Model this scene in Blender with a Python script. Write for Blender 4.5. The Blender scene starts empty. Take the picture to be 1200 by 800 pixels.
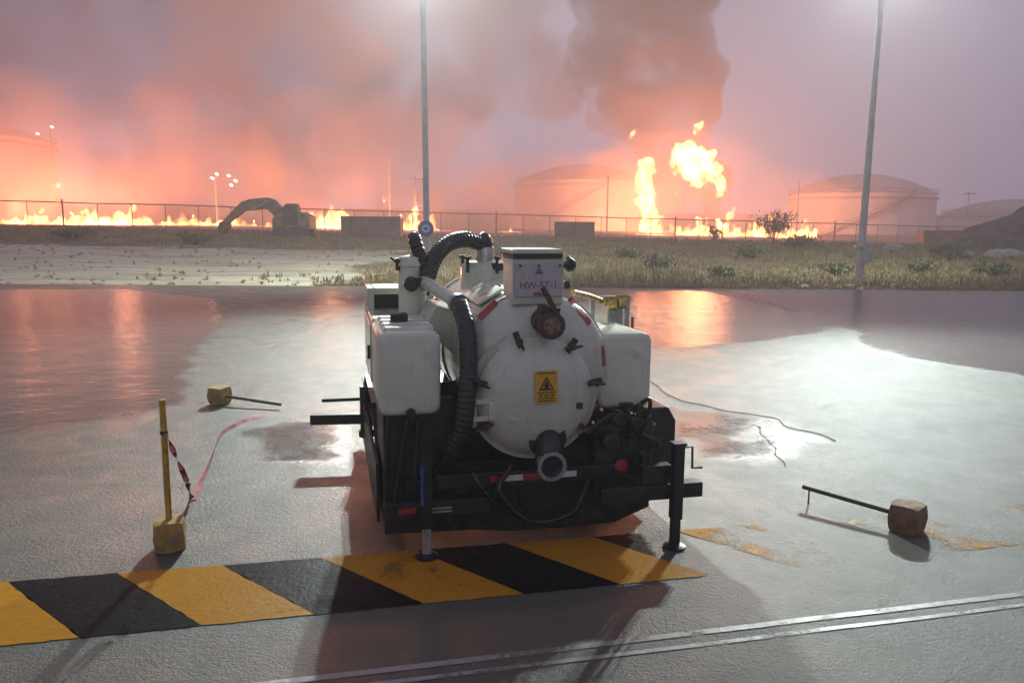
import bpy, math, random
import numpy as np
from mathutils import Vector, Matrix, Euler, noise

rnd = random.Random(7)
npr = np.random.default_rng(7)
scn = bpy.context.scene
col = scn.collection
RAD = math.radians

# ------------------------------------------------------------------ camera
FPX = 900.0                      # focal length in pixels of the 1200 px photograph
CAMH = 2.1
cam_data = bpy.data.cameras.new('camera')
cam_data.sensor_width = 36.0
cam_data.lens = FPX / 1200.0 * 36.0
cam_data.clip_start = 0.05
cam_data.clip_end = 6000
cam = bpy.data.objects.new('camera', cam_data)
col.objects.link(cam)
CR = Euler((RAD(90 - 8.7), 0, 0)).to_matrix() @ Matrix.Rotation(RAD(0.4), 3, 'Z')
cam.matrix_world = Matrix.Translation((0, 0, CAMH)) @ CR.to_4x4()
scn.camera = cam
CAM = Vector((0, 0, CAMH))

# ------------------------------------------------------------------ dusk sky
world = bpy.data.worlds.new('World')
scn.world = world
world.use_nodes = True
wn = world.node_tree.nodes
wl = world.node_tree.links
wn.clear()
w_out = wn.new('ShaderNodeOutputWorld')
w_bg = wn.new('ShaderNodeBackground')
w_sky = wn.new('ShaderNodeTexSky')
w_sky.sky_type = 'NISHITA'
w_sky.sun_disc = False
w_sky.sun_elevation = RAD(1.0)
w_sky.sun_rotation = RAD(200)
w_sky.dust_density = 4.0
w_mix = wn.new('ShaderNodeMix')
w_mix.data_type = 'RGBA'
w_mix.inputs[0].default_value = 0.82
w_mix.inputs[7].default_value = (3.6, 3.45, 4.95, 1)      # even lavender overcast of dusk
wl.new(w_sky.outputs[0], w_mix.inputs[6])
wl.new(w_mix.outputs[2], w_bg.inputs[0])
w_bg.inputs[1].default_value = 0.10
wl.new(w_bg.outputs[0], w_out.inputs[0])

sun_d = bpy.data.lights.new('sun', 'SUN')
sun_d.energy = 0.05
sun_d.angle = RAD(40)
sun_d.color = (1.0, 0.93, 0.9)
sun = bpy.data.objects.new('sun', sun_d)
sun.rotation_euler = (RAD(62), 0, RAD(-20))
col.objects.link(sun)

scn.view_settings.view_transform = 'Standard'
scn.view_settings.look = 'None'
scn.view_settings.exposure = 0.0
scn.view_settings.gamma = 1.0
cy = scn.cycles
cy.use_denoising = True
cy.use_adaptive_sampling = True
cy.adaptive_threshold = 0.025
cy.max_bounces = 5
cy.diffuse_bounces = 2
cy.glossy_bounces = 3
cy.transmission_bounces = 2
cy.volume_bounces = 1
cy.transparent_max_bounces = 8
cy.sample_clamp_indirect = 4.0
cy.sample_clamp_direct = 30.0
cy.caustics_reflective = False
cy.caustics_refractive = False
cy.volume_step_rate = 1.0
cy.volume_max_steps = 64

# ------------------------------------------------------------------ pixel helpers
def ray(px, py):
    return CR @ Vector(((px - 600) / FPX, (400 - py) / FPX, -1))
def gr(px, py, z=0.0):
    d = ray(px, py)
    return CAM + d * ((z - CAMH) / d.z)
def at(px, py, Y):
    d = ray(px, py)
    return CAM + d * (Y / d.y)

TR0 = Vector((0.155, 4.9, 0.0))
TRA = RAD(13.5)
TRM = Matrix.Rotation(TRA, 3, 'Z')
def L(px, py, v):
    """point of the trailer's own frame seen at a pixel, at distance v in front of its rear"""
    o = TRM.transposed() @ (CAM - TR0)
    d = TRM.transposed() @ ray(px, py)
    p = o + d * ((v - o.y) / d.y)
    return p

# ------------------------------------------------------------------ materials
MATS = {}
class N:
    """tiny node-expression helper"""
    def __init__(s, nt): s.nt = nt
    def new(s, t, **kw):
        n = s.nt.nodes.new(t)
        for k, v in kw.items(): setattr(n, k, v)
        return n
    def set(s, sock, v):
        if hasattr(v, 'is_linked') or isinstance(v, bpy.types.NodeSocket): s.nt.links.new(v, sock)
        else: sock.default_value = v
    def math(s, op, a, b=0.0, c=None, clamp=False):
        n = s.new('ShaderNodeMath', operation=op, use_clamp=clamp)
        s.set(n.inputs[0], a); s.set(n.inputs[1], b)
        if c is not None: s.set(n.inputs[2], c)
        return n.outputs[0]
    def noise(s, vec, scale, detail=3.0, rough=0.55, dist=0.0):
        n = s.new('ShaderNodeTexNoise')
        if vec is not None: s.nt.links.new(vec, n.inputs['Vector'])
        n.inputs['Scale'].default_value = scale
        n.inputs['Detail'].default_value = detail
        n.inputs['Roughness'].default_value = rough
        n.inputs['Distortion'].default_value = dist
        return n.outputs[0]
    def ramp(s, f, lo, hi, a=0.0, b=1.0):
        n = s.new('ShaderNodeMapRange', interpolation_type='SMOOTHSTEP')
        s.set(n.inputs[0], f)
        for i, v in enumerate((lo, hi, a, b)): s.set(n.inputs[i + 1], v)
        return n.outputs[0]
    def mix(s, f, a, b):
        n = s.new('ShaderNodeMix', data_type='RGBA')
        s.set(n.inputs[0], f)
        s.set(n.inputs[6], a if not isinstance(a, tuple) else (*a[:3], 1))
        s.set(n.inputs[7], b if not isinstance(b, tuple) else (*b[:3], 1))
        return n.outputs[2]
    def bump(s, h, strength, dist=0.02, normal=None):
        n = s.new('ShaderNodeBump')
        n.inputs['Strength'].default_value = strength
        n.inputs['Distance'].default_value = dist
        s.set(n.inputs['Height'], h)
        if normal is not None: s.nt.links.new(normal, n.inputs['Normal'])
        return n.outputs[0]

def base_mat(name):
    m = bpy.data.materials.new(name)
    m.use_nodes = True
    nt = m.node_tree
    b = nt.nodes['Principled BSDF']
    return m, N(nt), b

def pm(name, c, rough=0.5, metal=0.0, var=0.25, scale=9.0, dirt=None, dirt_amt=0.35, bump=0.15, bscale=60.0, coat=0.0, coords='Object', spec=0.5, streak=0.0):
    """painted / weathered surface: base colour with blotches, optional dirt, fine relief"""
    if name in MATS: return MATS[name]
    m, n, b = base_mat(name)
    tc = n.new('ShaderNodeTexCoord').outputs[coords]
    f = n.noise(tc, scale, 5.0, 0.6)
    lo = tuple(v * (1 - var) for v in c)
    hi = tuple(min(1, v * (1 + var)) for v in c)
    cc = n.mix(n.ramp(f, 0.3, 0.7), lo, hi)
    if dirt:
        g = n.noise(tc, scale * 0.45, 8.0, 0.68, 0.6)
        cc = n.mix(n.ramp(g, 0.62 - dirt_amt * 0.3, 0.86 - dirt_amt * 0.3), cc, dirt)
    if streak:
        mp = n.new('ShaderNodeMapping'); n.nt.links.new(tc, mp.inputs[0]); mp.inputs['Scale'].default_value = (1, 1, 0.07)
        sk = n.ramp(n.noise(mp.outputs[0], 34.0, 4.0, 0.6), 0.5, 0.78, 0.0, streak)
        cc = n.mix(n.math('MULTIPLY', sk, n.ramp(n.noise(tc, 2.5, 3.0), 0.35, 0.65)), cc, (0.2, 0.17, 0.12))
    n.set(b.inputs['Base Color'], cc)
    g2 = n.noise(tc, scale * 2.2, 4.0)
    n.set(b.inputs['Roughness'], n.ramp(g2, 0.25, 0.75, max(0.03, rough - 0.1), min(1, rough + 0.12)))
    b.inputs['Metallic'].default_value = metal
    b.inputs['Specular IOR Level'].default_value = spec
    b.inputs['Coat Weight'].default_value = coat
    b.inputs['Coat Roughness'].default_value = 0.08
    if bump > 0:
        n.set(b.inputs['Normal'], n.bump(n.noise(tc, bscale, 4.0), bump, 0.004))
    MATS[name] = m
    return m

def emit(name, c, s):
    if name in MATS: return MATS[name]
    m, n, b = base_mat(name)
    b.inputs['Base Color'].default_value = (*c, 1)
    b.inputs['Emission Color'].default_value = (*c, 1)
    b.inputs['Emission Strength'].default_value = s
    MATS[name] = m
    return m

WHITE = pm('white_paint', (0.53, 0.555, 0.44), 0.24, var=0.07, scale=4, dirt=(0.3, 0.26, 0.19), dirt_amt=0.24, bump=0.08, coat=0.35, streak=0.45)
PLASTIC = pm('white_plastic', (0.62, 0.65, 0.52), 0.38, var=0.06, scale=5, dirt=(0.33, 0.31, 0.24), dirt_amt=0.26, bump=0.08, streak=0.35)
BLACK = pm('black_steel', (0.014, 0.014, 0.015), 0.4, var=0.5, scale=11, dirt=(0.05, 0.042, 0.034), dirt_amt=0.4, bump=0.12)
RUBBER = pm('black_rubber', (0.012, 0.012, 0.012), 0.28, var=0.4, scale=14, bump=0.1)
TYRE = pm('tyre_rubber', (0.014, 0.014, 0.013), 0.75, var=0.4, dirt=(0.05, 0.045, 0.038))
RUST = pm('rusty_iron', (0.07, 0.042, 0.03), 0.6, 0.3, 0.5, 30, dirt=(0.16, 0.07, 0.035), bump=0.5)
GALV = pm('galvanised_steel', (0.42, 0.43, 0.43), 0.4, 0.7, 0.25, 20)
CHROME = pm('worn_chrome', (0.6, 0.6, 0.6), 0.2, 1.0, 0.15, 20)
BRASS = pm('brass', (0.55, 0.4, 0.12), 0.3, 0.8, 0.3, 20)
REDT = pm('red_reflective_tape', (0.36, 0.03, 0.035), 0.3, var=0.2, scale=40)
WHT = pm('white_reflective_tape', (0.65, 0.65, 0.64), 0.3, var=0.15, scale=40)
YSIGN = pm('yellow_sticker', (0.62, 0.36, 0.02), 0.4, var=0.12, scale=30)
INK = pm('black_print', (0.02, 0.018, 0.015), 0.5, var=0.2)
BLUE = pm('blue_paint', (0.04, 0.11, 0.3), 0.35, var=0.3)
GLASSDK = pm('dark_interior', (0.015, 0.016, 0.016), 0.3, var=0.4)
PLATE = pm('number_plate', (0.46, 0.43, 0.43), 0.35, var=0.12, scale=25)
YPOST = pm('yellow_post_paint', (0.48, 0.3, 0.03), 0.45, var=0.25, scale=20, dirt=(0.14, 0.11, 0.06), dirt_amt=0.45, bump=0.3)
YBLOCK = pm('yellow_painted_concrete', (0.4, 0.24, 0.05), 0.75, var=0.35, scale=16, dirt=(0.2, 0.16, 0.11), dirt_amt=0.65, bump=0.9, bscale=35)
BBLOCK = pm('brown_painted_concrete', (0.2, 0.11, 0.05), 0.75, var=0.35, scale=16, dirt=(0.14, 0.12, 0.09), dirt_amt=0.6, bump=0.9, bscale=35)
DSTICK = pm('dark_post_paint', (0.07, 0.055, 0.04), 0.55, var=0.3, scale=20)
TAPE = pm('pink_barrier_tape', (0.5, 0.13, 0.14), 0.7, var=0.3, scale=15)
POLE = pm('concrete_pole', (0.44, 0.43, 0.41), 0.7, var=0.15, scale=2, bump=0.3)
FENCE = pm('fence_steel', (0.2, 0.17, 0.15), 0.6, 0.2, 0.25, 4)
TANKW = pm('storage_tank_paint', (0.62, 0.6, 0.57), 0.55, var=0.08, scale=0.15, dirt=(0.42, 0.36, 0.31), dirt_amt=0.35, bump=0)
TANKR = pm('storage_tank_roof', (0.34, 0.31, 0.29), 0.65, var=0.12, scale=0.12, bump=0)
EXCAV = pm('excavator_paint', (0.17, 0.145, 0.085), 0.5, var=0.25, scale=2, dirt=(0.16, 0.13, 0.09), bump=0.1)
EXDARK = pm('excavator_dark', (0.075, 0.065, 0.06), 0.6, var=0.3, scale=2)
SKIP = pm('container_steel', (0.16, 0.1, 0.085), 0.6, var=0.25, scale=1.0, dirt=(0.1, 0.06, 0.05), bump=0.2)
BARK = pm('bark', (0.08, 0.06, 0.045), 0.85, var=0.3, scale=8)
LEAF = pm('shrub_leaves', (0.13, 0.13, 0.05), 0.6, var=0.4, scale=0.9, bump=0)
STONE = pm('pale_rubble', (0.27, 0.25, 0.22), 0.85, var=0.25, scale=3, bump=0.5)

# ------------------------------------------------------------------ mesh helpers
class MB:
    def __init__(s): s.v = []; s.f = []; s.mi = []; s.cur = 0
    def add(s, vs, fs):
        k = len(s.v); s.v += [tuple(p) for p in vs]
        s.f += [tuple(i + k for i in f) for f in fs]; s.mi += [s.cur] * len(fs)
        return s
    def box(s, c, d, rot=None):
        x, y, z = (i / 2 for i in d)
        P = [Vector(p) for p in ((-x,-y,-z),(x,-y,-z),(x,y,-z),(-x,y,-z),(-x,-y,z),(x,-y,z),(x,y,z),(-x,y,z))]
        if rot is not None: P = [rot @ p for p in P]
        return s.add([p + Vector(c) for p in P], [(0,3,2,1),(4,5,6,7),(0,1,5,4),(1,2,6,5),(2,3,7,6),(3,0,4,7)])
    def bb(s, x0, x1, y0, y1, z0, z1):
        return s.box(((x0+x1)/2, (y0+y1)/2, (z0+z1)/2), (abs(x1-x0), abs(y1-y0), abs(z1-z0)))
    def tube(s, pts, r, seg=12, caps=True):
        pts = [Vector(p) for p in pts]; n = len(pts)
        rs = r if isinstance(r, (list, tuple)) else [r] * n
        up = None; vs = []
        for i, p in enumerate(pts):
            t = (pts[min(i+1, n-1)] - pts[max(i-1, 0)]).normalized()
            if up is None:
                up = Vector((0,0,1)) if abs(t.z) < 0.9 else Vector((1,0,0))
            a = t.cross(up).normalized(); up = a.cross(t).normalized()
            for k in range(seg):
                w = 2*math.pi*k/seg
                vs.append(p + (a*math.cos(w) + up*math.sin(w))*rs[i])
        fs = [(i*seg+k, i*seg+(k+1) % seg, (i+1)*seg+(k+1) % seg, (i+1)*seg+k) for i in range(n-1) for k in range(seg)]
        fs = [tuple(reversed(f)) for f in fs]
        if caps:
            fs += [tuple(range(seg)), tuple((n-1)*seg + k for k in reversed(range(seg)))]
        return s.add(vs, fs)
    def bar(s, a, b, w, h=None):
        """square bar between two points"""
        a, b = Vector(a), Vector(b); d = b - a; h = h or w
        rot = d.to_track_quat('Y', 'Z').to_matrix()
        return s.box((a+b)/2, (w, d.length, h), rot)
    def lathe(s, prof, o, axis, seg=32, ring=False):
        """prof: (radius, distance along axis) list"""
        o, axis = Vector(o), Vector(axis).normalized()
        up = Vector((0,0,1)) if abs(axis.z) < 0.9 else Vector((1,0,0))
        a = axis.cross(up).normalized(); b = a.cross(axis)
        vs = []; n = len(prof)
        for r, h in prof:
            for k in range(seg):
                w = 2*math.pi*k/seg
                vs.append(o + axis*h + (a*math.cos(w) + b*math.sin(w))*max(r, 1e-4))
        fs = [(i*seg+k, (i+1)*seg+k, (i+1)*seg+(k+1) % seg, i*seg+(k+1) % seg) for i in range(n-1) for k in range(seg)]
        if ring: fs += [((n-1)*seg+k, k, (k+1) % seg, (n-1)*seg+(k+1) % seg) for k in range(seg)]
        else: fs += [tuple(reversed([k for k in range(seg)])), tuple((n-1)*seg+k for k in range(seg))]
        return s.add(vs, fs)
    def prism(s, pts, ax, a, b):
        """2D outline extruded along axis index ax from a to b"""
        def P(p, h):
            q = [0, 0, 0]; o = [i for i in range(3) if i != ax]
            q[ax] = h; q[o[0]] = p[0]; q[o[1]] = p[1]; return q
        n = len(pts)
        return s.add([P(p, a) for p in pts] + [P(p, b) for p in pts],
                     [tuple(range(n)), tuple(reversed(range(n, 2*n)))] + [(i, i+n, (i+1) % n + n, (i+1) % n) for i in range(n)])
    def rbox(s, x0, x1, y0, y1, z0, z1, r, seg=5):
        """box with rounded corners in the x-z outline, extruded along y, slightly pillowed ends"""
        pts = []
        for cx, cz, a0 in ((x1-r, z1-r, 0), (x0+r, z1-r, 90), (x0+r, z0+r, 180), (x1-r, z0+r, 270)):
            for k in range(seg+1):
                w = RAD(a0 + 90*k/seg); pts.append((cx + r*math.cos(w), cz + r*math.sin(w)))
        n = len(pts); mx, mz = (x0+x1)/2, (z0+z1)/2; e = min(r*0.35, 0.03)
        rings = []
        for y, k in ((y0, 1-2*e/(x1-x0)*1.2), (y0+e*0.3, 1-2*e/(x1-x0)*0.4), (y0+e, 1), (y1-e, 1), (y1-e*0.3, 1-2*e/(x1-x0)*0.4), (y1, 1-2*e/(x1-x0)*1.2)):
            rings.append([(mx+(p[0]-mx)*k, y, mz+(p[1]-mz)*k) for p in pts])
        vs = [p for g in rings for p in g]; m = len(rings)
        fs = [(i*n+k, (i+1)*n+k, (i+1)*n+(k+1) % n, i*n+(k+1) % n) for i in range(m-1) for k in range(n)]
        fs += [tuple(range(n)), tuple(reversed([(m-1)*n+k for k in range(n)]))]
        return s.add(vs, fs)
    def mesh(s, name, mats, smooth=35):
        me = bpy.data.meshes.new(name)
        me.from_pydata(s.v, [], s.f)
        if not isinstance(mats, (list, tuple)): mats = [mats]
        for m in mats: me.materials.append(m)
        if len(mats) > 1: me.polygons.foreach_set('material_index', s.mi)
        bm_fix(me)
        if smooth:
            me.polygons.foreach_set('use_smooth', [True]*len(me.polygons))
            me.set_sharp_from_angle(angle=RAD(smooth))
        return me
    def build(s, name, mats, parent=None, smooth=35, bevel=0.0):
        o = bpy.data.objects.new(name, s.mesh(name, mats, smooth))
        col.objects.link(o)
        if parent is not None: o.parent = parent
        if bevel:
            b = o.modifiers.new('bevel', 'BEVEL'); b.width = bevel; b.segments = 2; b.limit_method = 'ANGLE'; b.angle_limit = RAD(40)
        return o
import bmesh
def bm_fix(me):
    bm = bmesh.new(); bm.from_mesh(me); bmesh.ops.recalc_face_normals(bm, faces=bm.faces); bm.to_mesh(me); bm.free()

def tag(o, label=None, cat=None, group=None, kind=None):
    if label: o['label'] = label
    if cat: o['category'] = cat
    if group: o['group'] = group
    if kind: o['kind'] = kind
    return o
def empty(name, loc=(0, 0, 0), rz=0.0, label=None, cat=None, group=None):
    o = bpy.data.objects.new(name, None); o.empty_display_size = 0.2
    o.location = loc; o.rotation_euler = (0, 0, rz); col.objects.link(o)
    return tag(o, label, cat, group)
def raw(name, vs, fs, m, parent=None, smooth=False):
    me = bpy.data.meshes.new(name); me.from_pydata([tuple(v) for v in vs], [], fs); me.materials.append(m)
    if smooth: me.polygons.foreach_set('use_smooth', [True]*len(me.polygons))
    o = bpy.data.objects.new(name, me); col.objects.link(o)
    if parent is not None: o.parent = parent
    return o
def spline(pts, n=24):
    """Catmull-Rom through points"""
    P = [Vector(p) for p in pts]; P = [P[0]*2-P[1]] + P + [P[-1]*2-P[-2]]
    out = []; m = len(P)-3
    for i in range(m):
        a, b, c, d = P[i:i+4]; k = max(2, n//m)
        for j in range(k):
            t = j/k
            out.append(0.5*((2*b)+(c-a)*t+(2*a-5*b+4*c-d)*t*t+(3*b-a-3*c+d)*t**3))
    out.append(P[-2]); return out

# ------------------------------------------------------------------ terrain
def sm(t): t = min(1, max(0, t)); return t*t*(3-2*t)
def H(x, y):
    far = 1.45 - 1.7*min(1, max(0, (x + 53)/115))
    z = -0.03 + (far + 0.03)*sm((y - 27)/55) if y > 27 else -0.03
    if y > 200: z += 9*sm((y-260)/200)
    if y > 27: z += 0.10*sm((y-27)/4)*(noise.noise((x*0.15, y*0.15, 3)) + 0.5*noise.noise((x*0.5, y*0.5, 9)))
    return z

def grid_mesh(xs, ys, zf):
    vs = [(x, y, zf(x, y)) for y in ys for x in xs]; w = len(xs)
    fs = [(j*w+i, j*w+i+1, (j+1)*w+i+1, (j+1)*w+i) for j in range(len(ys)-1) for i in range(w-1)]
    return vs, fs

def terrain_mat():
    m, n, b = base_mat('earth')
    p = n.new('ShaderNodeNewGeometry').outputs['Position']
    at_ = n.new('ShaderNodeAttribute', attribute_name='track').outputs['Fac']
    f = n.noise(p, 0.35, 6, 0.62); g = n.noise(p, 3.0, 5, 0.6)
    earth = n.mix(n.ramp(f, 0.3, 0.7), (0.13, 0.09, 0.06), (0.24, 0.165, 0.11))
    dust = n.mix(n.ramp(g, 0.3, 0.75), (0.42, 0.39, 0.27), (0.6, 0.56, 0.4))
    mps = n.new('ShaderNodeMapping'); n.nt.links.new(p, mps.inputs[0]); mps.inputs['Scale'].default_value = (0.22, 1, 1)
    dust = n.mix(n.ramp(n.noise(mps.outputs[0], 0.8, 7, 0.7, 0.6), 0.42, 0.68, 0.0, 0.8), dust, (0.2, 0.165, 0.12))
    k = n.ramp(n.math('ADD', at_, n.math('MULTIPLY_ADD', f, 0.9, -0.45)), 0.38, 0.62)
    n.set(b.inputs['Base Color'], n.mix(k, earth, dust))
    b.inputs['Roughness'].default_value = 0.75
    n.set(b.inputs['Normal'], n.bump(g, 0.5, 0.05))
    return m
xs = list(np.concatenate([np.linspace(-520, -110, 9), np.arange(-100, 100.1, 2.0), np.linspace(110, 520, 9)]))
ys = list(np.concatenate([np.linspace(-60, 22, 8), np.arange(25, 60, 1.0), np.arange(60, 130, 2.5), np.linspace(135, 530, 28)]))
vs, fs = grid_mesh(xs, ys, H)
ground = raw('ground', vs, fs, terrain_mat(), smooth=True)
tag(ground, kind='structure')
tr = ground.data.attributes.new('track', 'FLOAT', 'POINT')
def track(x, y):
    xe = -4 + (y-27)*0.02
    wv = 3*noise.noise((x*0.1, y*0.16, 7)); a = sm((xe + 2 + wv - x)/7.0) * sm((60 + wv - y)/14.0) * (0.85 + 0.4*noise.noise((x*0.12, y*0.3, 2)))
    a2 = 0.45*sm((x-2)/3) * sm((27.4-y)/1.2)
    return max(a, a2)
tr.data.foreach_set('value', [track(v[0], v[1]) for v in vs])

# ------------------------------------------------------------------ concrete apron with standing water
APRON_Y = 25.7
ax = np.arange(-30, 34.01, 0.16); ay = np.concatenate([np.arange(-12, 1.5, 0.5), np.arange(1.5, APRON_Y+0.01, 0.14), [APRON_Y]])
GX, GY = np.meshgrid(ax, ay)
def poly_mask(pix):
    P = np.array([[*gr(x, y)[:2]] for x, y in pix])
    ins = np.zeros(GX.shape, bool); j = len(P)-1
    for i in range(len(P)):
        xi, yi = P[i]; xj, yj = P[j]
        c = ((yi > GY) != (yj > GY)) & (GX < (xj-xi)*(GY-yi)/(yj-yi+1e-9)+xi)
        ins ^= c; j = i
    return ins.astype(float)
pud = np.zeros(GX.shape)
for pix, a in (
    ([(-400, 339), (150, 339), (250, 350), (262, 372), (232, 405), (205, 440), (214, 470), (150, 488), (60, 500), (-60, 515), (-500, 520)], 1.0),
    ([(738, 341), (820, 340), (880, 352), (925, 364), (985, 376), (962, 390), (900, 398), (850, 404), (800, 408), (745, 405)], 1.0),
    ([(860, 341), (1300, 341), (1700, 345), (1700, 500), (1300, 470), (1190, 437), (1110, 427), (1060, 420), (1010, 404), (1000, 385), (930, 362)], 0.9),
    ([(762, 470), (830, 480), (905, 488), (930, 498), (975, 512), (965, 522), (915, 548), (850, 548), (800, 530), (770, 515)], 0.62),
    ([(262, 505), (330, 490), (420, 492), (420, 560), (385, 572), (330, 545), (280, 540)], 0.66),
    ([(270, 356), (420, 350), (430, 372), (330, 372)], 0.45)):
    pud = np.maximum(pud, poly_mask(pix)*a)
for _ in range(5):
    q = np.pad(pud, 1, mode='edge')
    pud = (q[:-2, 1:-1]+q[2:, 1:-1]+q[1:-1, :-2]+q[1:-1, 2:]+2*q[1:-1, 1:-1])/6

def apron_mat():
    m, n, b = base_mat('wet_concrete')
    p = n.new('ShaderNodeNewGeometry').outputs['Position']
    pa = n.new('ShaderNodeAttribute', attribute_name='puddle').outputs['Fac']
    big = n.noise(p, 0.22, 5, 0.6, 0.5); mid = n.noise(p, 1.3, 6, 0.65, 0.3); fine = n.noise(p, 75, 4, 0.7)
    edge = n.math('ADD', pa, n.math('MULTIPLY_ADD', mid, 1.1, -0.55))
    wet = n.ramp(edge, 0.2, 0.74)
    c = n.mix(n.ramp(big, 0.3, 0.7), (0.062, 0.064, 0.049), (0.12, 0.124, 0.097))
    c = n.mix(n.ramp(mid, 0.42, 0.72), c, (0.1, 0.098, 0.08))
    st = n.noise(p, 0.7, 7, 0.7, 1.2)
    c = n.mix(n.ramp(st, 0.52, 0.72, 0.0, 0.75), c, (0.055, 0.052, 0.044))
    c = n.mix(n.ramp(n.noise(p, 0.45, 6, 0.7, 0.8), 0.55, 0.75, 0.0, 0.6), c, (0.2, 0.2, 0.175))
    c = n.mix(n.ramp(fine, 0.5, 0.8), c, (0.07, 0.068, 0.062))
    c = n.mix(n.math('MULTIPLY', wet, 0.6), c, (0.095, 0.075, 0.065))
    n.set(b.inputs['Base Color'], c)
    dry_r = n.ramp(n.math('ADD', n.math('MULTIPLY', n.noise(p, 2.6, 5, 0.7), 0.5), n.math('MULTIPLY', st, 0.5)), 0.36, 0.64, 0.5, 0.28)
    r = n.new('ShaderNodeMix', data_type='FLOAT')
    n.set(r.inputs[0], wet); n.set(r.inputs[2], dry_r); r.inputs[3].default_value = 0.26
    n.set(b.inputs['Roughness'], r.outputs[0])
    b.inputs['Specular IOR Level'].default_value = 0.33
    # relief: rough concrete with rain drops, gentle ripples where water stands
    sc = n.new('ShaderNodeVectorMath', operation='MULTIPLY'); n.nt.links.new(p, sc.inputs[0]); sc.inputs[1].default_value = (1.0, 1.0, 1.0)
    rip = n.math('ADD', n.noise(sc.outputs[0], 7.0, 3, 0.55, 0.4), n.math('MULTIPLY', n.noise(sc.outputs[0], 1.6, 2, 0.5), 2.2))
    vor = n.new('ShaderNodeTexVoronoi'); n.nt.links.new(p, vor.inputs['Vector']); vor.inputs['Scale'].default_value = 30
    rough_h = n.math('ADD', n.math('MULTIPLY', fine, 1.0), n.math('MULTIPLY', n.noise(p, 30, 3, 0.6), 0.9))
    hgt = n.new('ShaderNodeMix', data_type='FLOAT')
    n.set(hgt.inputs[0], wet); n.set(hgt.inputs[2], n.math('MULTIPLY', rough_h, 0.0075)); n.set(hgt.inputs[3], n.math('MULTIPLY', rip, 0.007))
    n.set(b.inputs['Normal'], n.bump(hgt.outputs[0], 1.0, 1.0))
    return m
w = len(ax)
avs = np.stack([GX, GY, np.zeros_like(GX)], -1).reshape(-1, 3)
idx = np.arange(GX.size).reshape(GX.shape)
afs = np.stack([idx[:-1, :-1], idx[:-1, 1:], idx[1:, 1:], idx[1:, :-1]], -1).reshape(-1, 4)
apron = raw('concrete_apron', avs.tolist(), afs.tolist(), apron_mat())
tag(apron, kind='structure')
pa = apron.data.attributes.new('puddle', 'FLOAT', 'POINT')
pa.data.foreach_set('value', pud.reshape(-1))

# ------------------------------------------------------------------ painted markings
def paint_mat(name, c, wear_lo, wear_hi, fade=0.17, fx=(0.75, 2.0), spec=0.04):
    m, n, b = base_mat(name)
    p = n.new('ShaderNodeNewGeometry').outputs['Position']
    sx = n.new('ShaderNodeSeparateXYZ'); n.nt.links.new(p, sx.inputs[0])
    mid = n.noise(p, 2.2, 7, 0.7, 0.4); fine = n.noise(p, 40, 4, 0.7)
    w = n.math('ADD', n.math('MULTIPLY', mid, 0.75), n.math('MULTIPLY', fine, 0.35))
    w = n.math('ADD', w, n.ramp(sx.outputs['X'], *fx, 0.0, fade))
    wear = n.ramp(w, wear_lo, wear_hi)
    n.set(b.inputs['Base Color'], n.mix(n.ramp(n.noise(p, 1.1, 6, 0.7, 0.6), 0.5, 0.75, 0.0, 0.55), n.mix(fine, tuple(v*0.7 for v in c), tuple(min(1, v*1.25) for v in c)), tuple(v*0.35 for v in c)))
    n.set(b.inputs['Roughness'], n.ramp(mid, 0.3, 0.7, 0.36, 0.55))
    b.inputs['Specular IOR Level'].default_value = spec
    vor = n.new('ShaderNodeTexVoronoi'); n.nt.links.new(p, vor.inputs['Vector']); vor.inputs['Scale'].default_value = 30
    n.set(b.inputs['Normal'], n.bump(n.math('ADD', fine, n.math('MULTIPLY', vor.outputs['Distance'], 0.4)), 0.4, 0.007))
    tr_ = n.new('ShaderNodeBsdfTransparent'); mx = n.new('ShaderNodeMixShader'); out_ = n.nt.nodes['Material Output']
    n.set(mx.inputs[0], wear); n.nt.links.new(b.outputs[0], mx.inputs[1]); n.nt.links.new(tr_.outputs[0], mx.inputs[2]); n.nt.links.new(mx.outputs[0], out_.inputs[0])
    return m
PY = paint_mat('yellow_road_paint', (0.44, 0.205, 0.018), 0.6, 0.72, 0.17)
PB = paint_mat('black_road_paint', (0.008, 0.0085, 0.011), 0.63, 0.75, 0.5, (0.75, 1.15))
PW = paint_mat('white_road_paint', (0.3, 0.3, 0.275), 0.52, 0.72, 0.0, spec=0.38)
haz = empty('hazard_marking', (0, 0, 0)); tag(haz, kind='structure')
b0, b5 = gr(94, 747), gr(726, 684.5); t0, t5 = gr(9, 682), gr(594, 637)
for k in range(-4, 14):
    B = lambda i: b0 + (b5-b0)*(i/5); T = lambda i: t0 + (t5-t0)*(i/5)
    e = 0.003
    q = [B(k), B(k+1), T(k+1), T(k)]
    q = [Vector((v.x + (e if i in (0, 3) else -e), v.y, 0.004)) for i, v in enumerate(q)]
    rag = []
    for i in range(4):
        a_, c_ = q[i], q[(i+1) % 4]; m_ = 22
        for j in range(m_):
            pt = a_ + (c_-a_)*(j/m_); jit = 0.009*noise.noise((pt.x*11, pt.y*11, 4)) + 0.004*noise.noise((pt.x*45, pt.y*45, 8))
            nn = Vector((-(c_-a_).y, (c_-a_).x, 0)).normalized()
            rag.append(pt + nn*(jit - 0.003))
    raw('stripe', rag, [tuple(range(len(rag)))], PB if k % 2 == 0 else PY, haz)
lines = empty('painted_line', (0, 0, 0)); tag(lines, kind='structure')
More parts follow.
